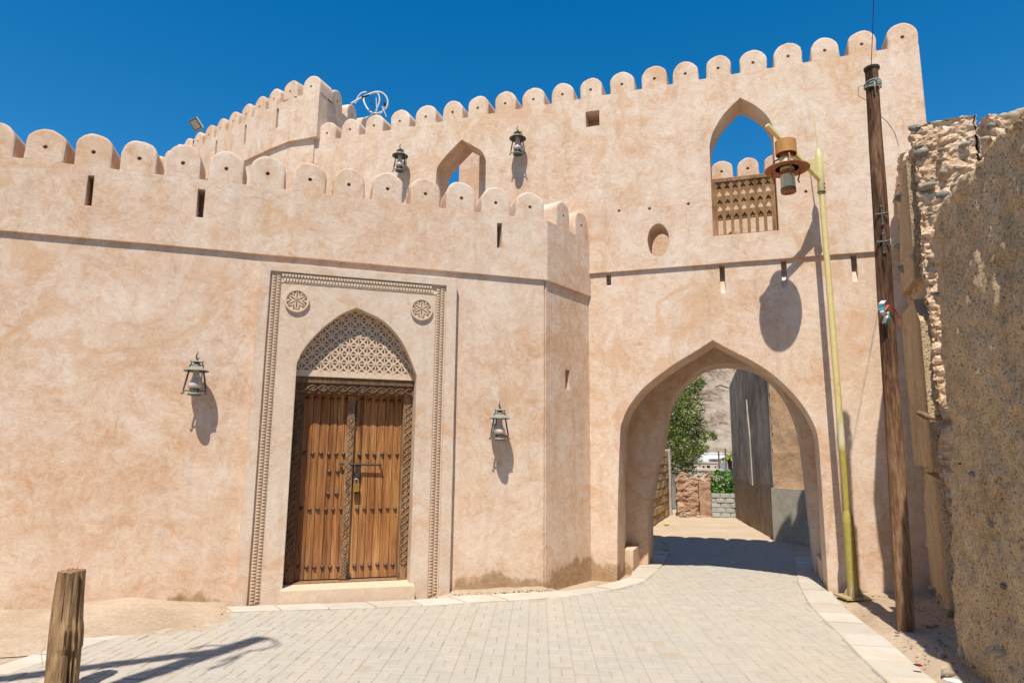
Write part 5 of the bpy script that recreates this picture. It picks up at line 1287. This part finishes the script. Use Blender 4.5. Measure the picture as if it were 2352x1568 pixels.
# generic rough block in a wall frame
def rough_block(name, fr, u0, u1, w0, w1, topf, mat, par, res=.045, amp=.09, z0=-.1, ridged=.5, seed=0, cells=0., u0f=None):
    """rough masonry: big swells, ragged joints and, with cells, the lumps of single stones"""
    b = MB(); u0f = u0f or (lambda z: u0)
    def disp(P, nn=None):
        nn = nn or fr.n
        q = P * 1.0 + Vector((seed, seed * .7, 0))
        f1 = noise.noise_vector(q * 1.6) * .5 + noise.noise_vector(q * 4.1) * .34 + noise.noise_vector(q * 9.5) * .2 + noise.noise_vector(q * 22) * .24 + noise.noise_vector(q * 47) * .17
        rr = abs(noise.noise(Vector((q.x * 3, q.y * 3, q.z * 6.5)))) * ridged
        d = f1 * amp - nn * (rr * amp * 1.2)
        if cells:
            qq = q + noise.noise_vector(q * 3) * .12
            dd, _ = noise.voronoi(Vector((qq.x * 5.2, qq.y * 5.2, qq.z * 8.5))); t = min(1., (dd[1] - dd[0]) * 2.2)
            dd2, _ = noise.voronoi(Vector((qq.x * 13, qq.y * 13, qq.z * 17))); t2 = min(1., (dd2[1] - dd2[0]) * 2.5)
            d += nn * (cells * (t - .6) + cells * .35 * (t2 - .6))
        return d
    def patch(fn, nu, nv, flip=False, nn=None):
        k = len(b.v)
        for i in range(nu + 1):
            for j in range(nv + 1):
                P = fn(i / nu, j / nv); b.v.append(tuple(P + disp(P, nn)))
        for i in range(nu):
            for j in range(nv):
                a = k + i * (nv + 1) + j; f = (a, a + nv + 1, a + nv + 2, a + 1); b.f.append(f[::-1] if flip else f)
    hz = max(topf(u0), topf(u1), topf((u0 + u1) / 2)); nv = int((hz - z0) / res); nu = max(4, int((u1 - u0) / res)); nw = max(4, int((w1 - w0) / res))
    def front(w):
        def fn(a, c):
            z = z0 + (topf(u0 + (u1 - u0) * a) - z0) * c; ul = u0f(z); return fr(ul + (u1 - ul) * a, w, z)
        return fn
    def left(a, c):
        z = z0 + (topf(u0) - z0) * c; return fr(u0f(z), w0 + (w1 - w0) * a, z)
    def top(a, c):
        z = topf(u0 + (u1 - u0) * a); ul = u0f(z); return fr(ul + (u1 - ul) * a, w1 + (w0 - w1) * c, z)
    patch(front(w1), nu, nv); patch(left, nw, nv)
    patch(lambda a, c: fr(u1, w0 + (w1 - w0) * a, z0 + (topf(u1) - z0) * c), nw, nv, True, fr.t)
    patch(top, nu, nw); patch(front(w0), nu, nv, True)
    return b.build(name, mat, par, smooth=not cells)
# taller stretch of the same wall, running back to the gate; its broken end faces the street
RA = Vector((4.30, 6.84, 0)); RB = Vector((5.16, 8.68, 0))
PF = Frame((RB.x, RB.y), atan2((RA - RB).y, (RA - RB).x)); PL_ = (RA - RB).length
pier = thing('rubble_pier', (4.9, 7.8, 0), 'taller stretch of rubble wall with flaking mud plaster between ruin and gate', 'wall')
def ptop(u): return 5.30 - .12 * u / PL_ + .09 * sin(u * 7 + 1) + .10 * noise.noise(Vector((u * 5, 1, 0)))
rough_block('masonry', PF, 0, PL_, -.56, 0., ptop, M['rubble'], pier, amp=.075, seed=4, res=.02, cells=.036)
for k in range(34):                                          # stones in the broken end
    w = srnd.uniform(-.50, -.05); z = srnd.uniform(3.3, 5.05); sz = srnd.uniform(.03, .085); stone(PF(PL_ - sz * .3 + .02, w, z), sz, pier)
for k in range(6): stone(PF(PL_ - srnd.uniform(.02, .3), -.06 - .085 * k, ptop(PL_) - .01), srnd.uniform(.06, .10), pier)
for k in range(8): stone(PF(PL_ * (.1 + .1 * k), -.1, ptop(PL_ * (.1 + .1 * k)) - .02), srnd.uniform(.06, .11), pier)
for k in range(40):                                          # and in its street face
    u = srnd.uniform(.05, PL_ - .05); z = abs(srnd.gauss(0, 1.)) if k % 2 else srnd.uniform(3.2, 5.1); sz = srnd.uniform(.03, .09); stone(PF(u, .02 - sz * .3, min(z, 5.1)), sz, pier)
def plaster_sheet(pts, w, thick, par, seed, fr):
    b = MB(); L = wob(pts, .07, .02, seed); b.slab(fr, L, (), w - thick, w); return b.build('mud_plaster', M['mud'], par)
plaster_sheet([(.05, 1.62), (PL_ - .1, 1.60), (PL_ - .06, 3.1), (PL_ - .5, 3.42), (.3, 3.5), (.05, 3.2)], .085, .14, pier, 3, PF)
plaster_sheet([(.5, .3), (PL_ - .05, .25), (PL_ - .05, 1.5), (.9, 1.54), (.55, 1.0)], .06, .12, pier, 5, PF)
plaster_sheet([(.25, 3.75), (PL_ - .35, 3.62), (PL_ - .2, 4.2), (PL_ - .12, 4.85), (PL_ - .5, 4.95), (.7, 4.5)], .07, .12, pier, 7, PF)
b = MB(); sp = PF(PL_ - .12, .05, 2.1); b.tube([sp - PF.n * .2, sp + PF.n * .02, sp + PF.n * .13 + Vector((0, 0, .06))], [.045, .04, .022], 8); b.build('beam_stub', M['post_wood'], pier, smooth=True)
# lit remains farther back
far = thing('rubble_stack', GW(6.9, -.3, 0), 'pale broken rubble wall end rising behind the mud ruin', 'wall')
rough_block('masonry', GW, 6.66, 8.2, -.9, -.1, lambda u: 6.22 + .12 * sin(u * 7) - .2 * max(0, u - 7.2), M['rubble'], far, amp=.09, seed=9, res=.03, cells=.04)
rough_block('masonry', GW, 6.34, 6.7, -.9, -.25, lambda u: 5.62 + .12 * sin(u * 5), M['rubble'], far, amp=.08, seed=13, res=.032, cells=.04)
for k in range(16): stone(GW(srnd.uniform(6.4, 7.6), -.13 + srnd.uniform(-.02, .02) - (.16 if k % 3 == 0 else 0), srnd.uniform(4.9, 6.15)), srnd.uniform(.05, .12), far)
for k in range(10): stone(GW(6.4 + .12 * k, -.35, (5.62 if k < 3 else 6.24) + srnd.uniform(-.02, .05)), srnd.uniform(.07, .13), far)

# ------------------------------------------------------------------ beyond the gate
# block wall on the left of the alley
bw = thing('mud_block_wall', (4.2, 19.4, 0), 'wall of brown mud blocks with a plastered pier left of the alley', 'wall')
W0 = Vector((2.9, 15.6, 0)); W1 = Vector((4.88, 21.3, 0)); BWF = Frame((W0.x, W0.y), atan2((W1 - W0).y, (W1 - W0).x)); BL = (W1 - W0).length
def block_wall(fr, L, courses, ch, bl, depth, mat, core, par, seed, off=0., topjit=0.):
    rnd = random.Random(seed); b = MB(); b.fbox(fr, 0, L, -depth, -.022, -.1, courses * ch - .01); b.build('wall_core', core, par)
    for r in range(courses):
        u = -bl * (.5 if r % 2 else 0.)
        while u < L:
            a, e = max(0, u), min(L, u + bl * rnd.uniform(.95, 1.0)); u += bl
            if e - a < .05: continue
            b = MB(); j = rnd.uniform(-.012, .012); g = .008
            z0, z1 = r * ch + g, (r + 1) * ch - g; c = .012
            V = [fr(a + g, -.03, z0), fr(e - g, -.03, z0), fr(e - g, -.03, z1), fr(a + g, -.03, z1), fr(a + g + c, j, z0 + c + off), fr(e - g - c, j, z0 + c + off), fr(e - g - c, j - off * .3, z1 - c), fr(a + g + c, j - off * .3, z1 - c)]
            b.add(V, [(4, 5, 6, 7), (0, 1, 5, 4), (1, 2, 6, 5), (2, 3, 7, 6), (3, 0, 4, 7)]); b.build('block', mat, par)
block_wall(BWF, BL, 9, .215, .55, .3, M['mud_block'], M['mud_block'], bw, 5, off=.02)
P1_ = Vector((4.88, 21.3, 0)); P2_ = Vector((5.10, 23.2, 0)); BW2 = Frame((P1_.x, P1_.y), atan2((P2_ - P1_).y, (P2_ - P1_).x)); block_wall(BW2, (P2_ - P1_).length, 7, .215, .55, .3, M['mud_block'], M['mud_block'], bw, 6, off=.02)
b = MB(); b.fbox(BWF, BL - .12, BL + .04, -.3, .06, -.1, 1.98); b.build('pier', M['cement'], bw)
# broken red mud wall closing the alley
rm = thing('broken_red_wall', (5.5, 20.8, 0), 'broken reddish mud wall closing the end of the alley', 'wall')
RMF = Frame((5.0, 20.85), radians(-8)); 
rough_block('masonry', RMF, .0, 1.0, -.6, .0, lambda u: 1.22 + .10 * sin(u * 6 + 1) - .25 * ss(.22, 0, u), M['red_mud'], rm, res=.035, amp=.10, seed=17, cells=.025)
rough_block('buttress', RMF, .62, .95, -.05, .22, lambda u: 1.0, M['red_mud'], rm, res=.05, amp=.06, seed=19)
for k in range(14): stone(RMF(srnd.uniform(.02, .9), .06 + srnd.uniform(0, .1), srnd.uniform(0, .1)), srnd.uniform(.03, .07), rm)
# concrete block wall
cbw = thing('concrete_block_wall', (6.3, 20.5, 0), 'low wall of bare grey concrete blocks at the end of the alley', 'wall')
CBF = Frame((5.92, 20.52), radians(-6)); block_wall(CBF, .80, 5, .14, .27, .15, M['concrete_block'], M['mortar'], cbw, 8)
# tall grey rendered house on the right of the alley
gh = thing('grey_house', (6.2, 17, 0), 'tall house with streaked grey render on the right of the alley', 'building')
G0 = Vector((5.62, 14.85, 0)); G1 = Vector((6.62, 20.6, 0)); G2 = Vector((6.45, 13.25, 0))
GHF = Frame((G1.x, G1.y), atan2((G0 - G1).y, (G0 - G1).x)); GL = (G0 - G1).length          # faces the alley
b = MB(); L = wob([(0, -.1), (GL, -.1), (GL, 4.6), (2.2, 4.3), (0, 3.86)], .3, .015, 3); 
pit = [(GL * .60, 1.12), (GL * .68, 1.06), (GL * .65, 2.9), (GL * .61, 3.1)]
b.slab(GHF, L, (), -.4, 0.); b.build('alley_wall', M['grey_render'], gh)
b = MB(); b.slab(GHF, wob([(GL * .50, 1.10), (GL * .58, 1.05), (GL * .57, 2.3), (GL * .545, 2.75), (GL * .53, 3.2), (GL * .515, 2.5)], .15, .012, 5), (), -.05, .03); b.build('loose_render', M['cement'], gh)
b = MB(); b.tube([GHF(-.02, .02, 3.84), GHF(.1, .30, 3.92), GHF(.1, .42, 3.86)], .035, 8); b.build('roof_spout', M['cement'], gh)
GOF = Frame((G0.x, G0.y), atan2((G2 - G0).y, (G2 - G0).x)); GOL = (G2 - G0).length
rough_block('street_wall', GOF, .04, GOL + 1.5, -.5, .0, lambda u: 4.7, M['orange_mud'], gh, res=.07, amp=.04, z0=1.0, seed=23, ridged=.2)
b = MB(); b.slab(GOF, wob([(.0, -.1), (GOL + 1.5, -.1), (GOL + 1.5, 1.07), (.0, 1.09)], .2, .012, 9), (), -.4, .07); b.build('cement_plinth', M['cement'], gh)
b = MB(); b.v = [tuple(p) for p in (G1 + Vector((0, 0, 3.7)), G0 + Vector((0, 0, 3.9)), G2 + Vector((0, 0, 3.9)), Vector((11, 14, 3.9)), Vector((11, 21, 3.7)))]; b.f = [(0, 1, 2, 3, 4)]; b.build('roof', M['dirt'], gh)
b = MB(); b.add([Vector((6.62, 20.6, -.1)), Vector((11, 21, -.1)), Vector((11, 21, 3.7)), Vector((6.62, 20.6, 3.86))], [(0, 1, 2, 3)]); b.build('rear_wall', M['grey_render'], gh)
b = MB(); e2 = GOF(GOL + 1.4, 0, 0); b.add([Vector((e2.x, e2.y, -.1)), Vector((11, 14, -.1)), Vector((11, 14, 4.7)), Vector((e2.x, e2.y, 4.7))], [(0, 1, 2, 3)]); b.build('side_wall', M['orange_mud'], gh)
# trees and bushes
def leaves(b, c, r, n, rnd, size=.09, squash=(1, 1, 1), hang=.0):
    for _ in range(n):
        while True:
            p = Vector((rnd.uniform(-1, 1), rnd.uniform(-1, 1), rnd.uniform(-1, 1)))
            if .25 < p.length < 1: break
        p = Vector((p.x * squash[0], p.y * squash[1], p.z * squash[2])) * r + Vector(c); p.z -= hang * rnd.random()
        a = Vector((rnd.gauss(0, 1), rnd.gauss(0, 1), rnd.gauss(0, .6))).normalized(); q = a.cross(Vector((rnd.gauss(0, 1), rnd.gauss(0, 1), rnd.gauss(0, 1)))).normalized(); s = size * rnd.uniform(.6, 1.3)
        b.add([p - a * s, p + q * s * .42, p + a * s, p - q * s * .42], [(0, 1, 2, 3)])
trnd = random.Random(12)
tree = thing('acacia_tree', (4.4, 25.6, -.2), 'leafy light green tree hanging over the mud block wall', 'tree')
tb0 = Vector((4.4, 25.6, -.3))
b = MB(); b.tube([tb0, tb0 + Vector((.15, -.1, 1.2)), tb0 + Vector((.5, -.3, 2.4)), tb0 + Vector((.9, -.6, 3.6))], [.2, .17, .13, .08], 10)
b.build('trunk', M['bark'], tree, smooth=True)
clumps = []
b = MB()
for (x, y, r) in ((600, 470, .62), (640, 400, .5), (690, 380, .45), (720, 430, .45), (620, 560, .62), (690, 500, .5), (740, 500, .38), (600, 660, .58), (660, 620, .5), (720, 600, .42), (770, 580, .32), (650, 720, .5), (700, 690, .42), (750, 660, .35), (680, 790, .42), (720, 770, .4), (740, 730, .32), (700, 845, .3), (560, 540, .8), (520, 640, .8), (580, 760, .55), (640, 820, .4), (540, 420, .8), (800, 640, .22), (790, 720, .22), (850, 640, .14), (770, 330, .22), (740, 345, .28)):
    Yd = 24.3 + trnd.uniform(-.7, .9); c = aty(*z7(x, y), Yd); clumps.append(c)
    leaves(b, c, r, int(1250 * r ** 1.6) + 70, trnd, .052, (1, 1, 1), .12)
b.build('crown', M['leaf_light'], tree)
b = MB(); ft = tb0 + Vector((.9, -.6, 3.4))
for c in clumps: m_ = ft.lerp(c, .5) + Vector((0, 0, .25)); b.tube([ft + Vector((trnd.uniform(-.3, .1), 0, trnd.uniform(-1.2, .2))), m_, c], [.04, .025, .01], 5)
b.build('limbs', M['bark'], tree, smooth=True)
bush = thing('green_bush', (7.9, 25.5, -.3), 'dense bright green bush behind the concrete block wall', 'bush')
b = MB()
for k in range(46): c = Vector((7.55 + trnd.uniform(-.75, 1.1), 25.2 + trnd.uniform(-.7, .7), .1 + trnd.uniform(-.2, 1.0))); leaves(b, c, .3, 90, trnd, .075)
b.build('crown', M['leaf_green'], bush)
b = MB()
for k in range(7): b.tube([Vector((7.9 + .1 * k - .3, 25.4, -.4)), Vector((7.7 + .25 * k - .6, 25.3, .6))], [.03, .012], 5)
b.build('stems', M['bark'], bush)
# far houses
def house(nm, lab, Yd, x0, x1, ytop, zbase, mat, wins, depth=6., grp=None):
    a = aty(*z7(x0, ytop), Yd); c = aty(*z7(x1, ytop), Yd); h = thing(nm, (a.x, Yd, zbase), lab, 'house', grp)
    fr = Frame((a.x, Yd), 0.); L = c.x - a.x; zt = a.z; hs = []
    for (xa, xb, ya, yb) in wins:
        p = aty(*z7(xa, yb), Yd); q = aty(*z7(xb, ya), Yd); hs.append(rect(p.x - a.x, q.x - a.x, p.z, q.z))
    b = MB(); b.slab(fr, rect(0, L, zbase, zt), hs, -.25, 0); b.build('wall', M[mat], h)
    b = MB(); b.fbox(fr, 0, L, -depth, -.26, zbase, zt - .25); b.build('body', M[mat], h)
    b = MB(); b.fbox(fr, -.1, L + .1, -depth, .06, zt + .002, zt + .12); b.build('roof', M[mat], h)
    for r in hs:
        b = MB(); us = [p[0] for p in r]; zs_ = [p[1] for p in r]; b.fbox(fr, min(us) - .02, max(us) + .02, -.22, -.18, min(zs_) - .02, max(zs_) + .02); b.build('window', M['dark_glass_and_shade'], h)
    return h
house('white_house', 'long white flat roofed house at the foot of the hill', 72, 764, 932, 757, -3., 'white_wall', [(905, 915, 790, 803)])
house('white_annex', 'small white house with a dark window right of the long white house', 66, 934, 1000, 792, -3., 'white_wall', [(945, 952, 797, 808)])
house('beige_house', 'low beige house with dark windows below the white house', 56, 690, 872, 812, -3., 'beige_wall', [(735, 750, 832, 848), (786, 798, 830, 843), (812, 830, 826, 852), (858, 866, 830, 842)])
house('earth_house', 'low earth coloured house behind the broken red wall', 44, 650, 900, 856, -3., 'beige_wall', [])
for k, (x, y, lab) in enumerate(((880, 742, 'thin dark pole standing in front of the long white house'), (920, 726, 'thin dark pole at the right end of the long white house'))):
    t_ = aty(*z7(x, y), 48); o = thing('line_pole', (t_.x, 48, -3), lab, 'pole'); b = MB(); b.tube([(t_.x, 48, -3), (t_.x, 48, t_.z)], [.07, .05], 8); b.build('pole', M['pole_wood'], o, smooth=True, sharp=50)
pc = aty(*z7(945, 765), 62); palm = thing('palm_tree', (pc.x, 62, -3), 'small date palm behind the white annex', 'palm tree')
b = MB(); b.tube([(pc.x, 62, -3), (pc.x + .1, 62, -1), (pc.x, 62, pc.z - .3)], [.22, .18, .2], 10); b.build('trunk', M['bark'], palm, smooth=True)
for k in range(26):
    a = k * 2.4; el = trnd.uniform(-.2, 1.2); L = trnd.uniform(.9, 1.3); d = Vector((cos(a) * cos(el), sin(a) * cos(el), sin(el))); b = MB(); prev = Vector((pc.x, 62, pc.z - .3)); sd = d.cross(Vector((0, 0, 1))).normalized()
    for q in range(7):
        nx = prev + d * L / 7; d = (d + Vector((0, 0, -.20))).normalized(); w = .12 * sin(pi * (q + .5) / 7) + .02; b.add([prev - sd * w, prev + sd * w, nx + sd * w * .9, nx - sd * w * .9, prev - sd * w + Vector((0, 0, .02)), prev + sd * w + Vector((0, 0, .02)), nx + sd * w * .9 + Vector((0, 0, .02)), nx - sd * w * .9 + Vector((0, 0, .02))], [(3, 2, 1, 0), (4, 5, 6, 7), (0, 1, 5, 4), (2, 3, 7, 6)]); prev = nx
    b.build('frond', M['leaf_light'], palm)
# rocky hillside
def hill_z(x, y):
    t = ss(95, 210, y - .15 * abs(x - 60)); h = -3 + 62 * t * (.75 + .25 * noise.noise(Vector((x * .008, y * .008, 2))))
    q = Vector((x * .03, y * .03, 0)); return h + t * (9 * noise.noise(q) + 5 * noise.noise(q * 2.7) + 2.6 * noise.noise(q * 6.5) + 1.3 * noise.noise(q * 14) + .7 * noise.noise(q * 31)) - 1.5 * (1 - t)
obj('hill', grid_mesh('hill', [-160 + 3.0 * i for i in range(140)], [92 + 2.2 * j for j in range(75)], hill_z), M['hill_rock'], kind='structure')

# ------------------------------------------------------------------ unseen house added behind the viewer to cut sky light and darken shade
oh = thing('sky_blocking_house', (-2, -6, 0), 'unseen long mud rendered house added across the street to darken the shade', 'building')
OF = Frame((9., -5.0), pi); b = MB(); b.slab(OF, wob(rect(0, 26, -.1, 6.4), .8, .05, 3), [rect(6, 7, 0, 2.1), rect(10, 10.8, 1.2, 2.3), rect(14, 14.8, 1.2, 2.3)], -.5, 0); b.build('street_wall', M['mud'], oh)
b = MB(); b.fbox(OF, .1, 25.9, -7, -.502, -.1, 5.8); b.build('body', M['mud'], oh)

# ------------------------------------------------------------------ litter and pebbles
def litter(name, P, size, mat, lab, cat):
    me = stone_mesh(srnd.randrange(99), .4).copy(); me.materials.clear(); me.materials.append(M[mat]); o = obj(name, me, None, None, label=lab, category=cat); o.matrix_basis = Matrix.Translation(P) @ Matrix.Rotation(srnd.uniform(0, 6), 4, 'Z') @ Matrix.Diagonal((size, size, size * .7, 1)); return o
litter('crumpled_wrapper', onz(*z7(572, 1180)) + Vector((0, 0, .03)), .09, 'litter_yellow', 'yellow crumpled wrapper lying in the alley beyond the archway', 'litter')
litter('fallen_date', onz(*z3(1070, 1440), .06) + Vector((0, 0, .012)), .028, 'date_red', 'dark red date lying on the earth strip near the ruin', 'fruit')
litter('paper_scrap', onz(*z7(935, 1303)) + Vector((0, 0, .012)), .035, 'litter_white', 'small white paper scrap on the shaded paving under the arch', 'litter')
litter('plastic_scrap', onz(*z3(1330, 1562), .06) + Vector((0, 0, .015)), .05, 'litter_white', 'crushed white plastic scrap on the earth strip beside the ruin', 'litter')
peb = MB(); base = SM[1]; bv = [v.co.copy() for v in base.vertices]; bf = [tuple(p.vertices) for p in base.polygons]
small = bmesh.new(); bmesh.ops.create_icosphere(small, subdivisions=1, radius=1.); sv = [v.co.copy() for v in small.verts]; sf = [tuple(v.index for v in f.verts) for f in small.faces]; small.free()
def pebble(P, s):
    k = srnd.uniform(0, 6.28); R = Matrix.Rotation(k, 3, 'Z'); d = (srnd.uniform(.7, 1.4), srnd.uniform(.7, 1.2), srnd.uniform(.4, .8))
    peb.add([Vector(P) + R @ Vector((v.x * d[0], v.y * d[1], v.z * d[2])) * s * srnd.uniform(.85, 1.15) for v in sv], sf)
for k in range(420):
    y = srnd.uniform(2.5, 8.7); x0 = x_at(R_out, y) + .02; x1 = x_at(Rface, min(8.3, max(2.05, y))) + .0; t = srnd.random() ** .7
    pebble((x0 + (x1 - x0) * t, y, .045 + .06 * ss(.5, 1, t)), abs(srnd.gauss(0, .006)) + .003)
for k in range(260):
    u = srnd.uniform(-8, -3.3); w = abs(srnd.gauss(0, .55)); P = FW(u, w, 0); pebble((P.x, P.y, .03 * (1 - min(1, w))), abs(srnd.gauss(0, .006)) + .003)
for k in range(170):
    u = srnd.uniform(-.75, .5); P = FW(u, srnd.uniform(.0, .2), .01); pebble((P.x, P.y, .02), abs(srnd.gauss(0, .006)) + .003)
for k in range(120):
    P = GW(srnd.uniform(4.4, 5.4), srnd.uniform(.02, .5), .03); pebble((P.x, P.y, .03), abs(srnd.gauss(0, .008)) + .004)
o = peb.build('pebbles', M['field_stone'], smooth=True); o['kind'] = 'stuff'; o['label'] = 'loose pebbles scattered on the bare earth'; o['category'] = 'pebbles'
for k in range(5):
    P = Vector((x_at(Rface, 5.6 + .5 * k) - srnd.uniform(.12, .3), 5.6 + .5 * k, .05)); o = stone(P, srnd.uniform(.03, .06), None); o.name = 'loose_rock'; o['label'] = 'loose grey rock lying at the foot of the mud ruin'; o['category'] = 'rock'; o['group'] = 'rocks fallen at the foot of the ruin'
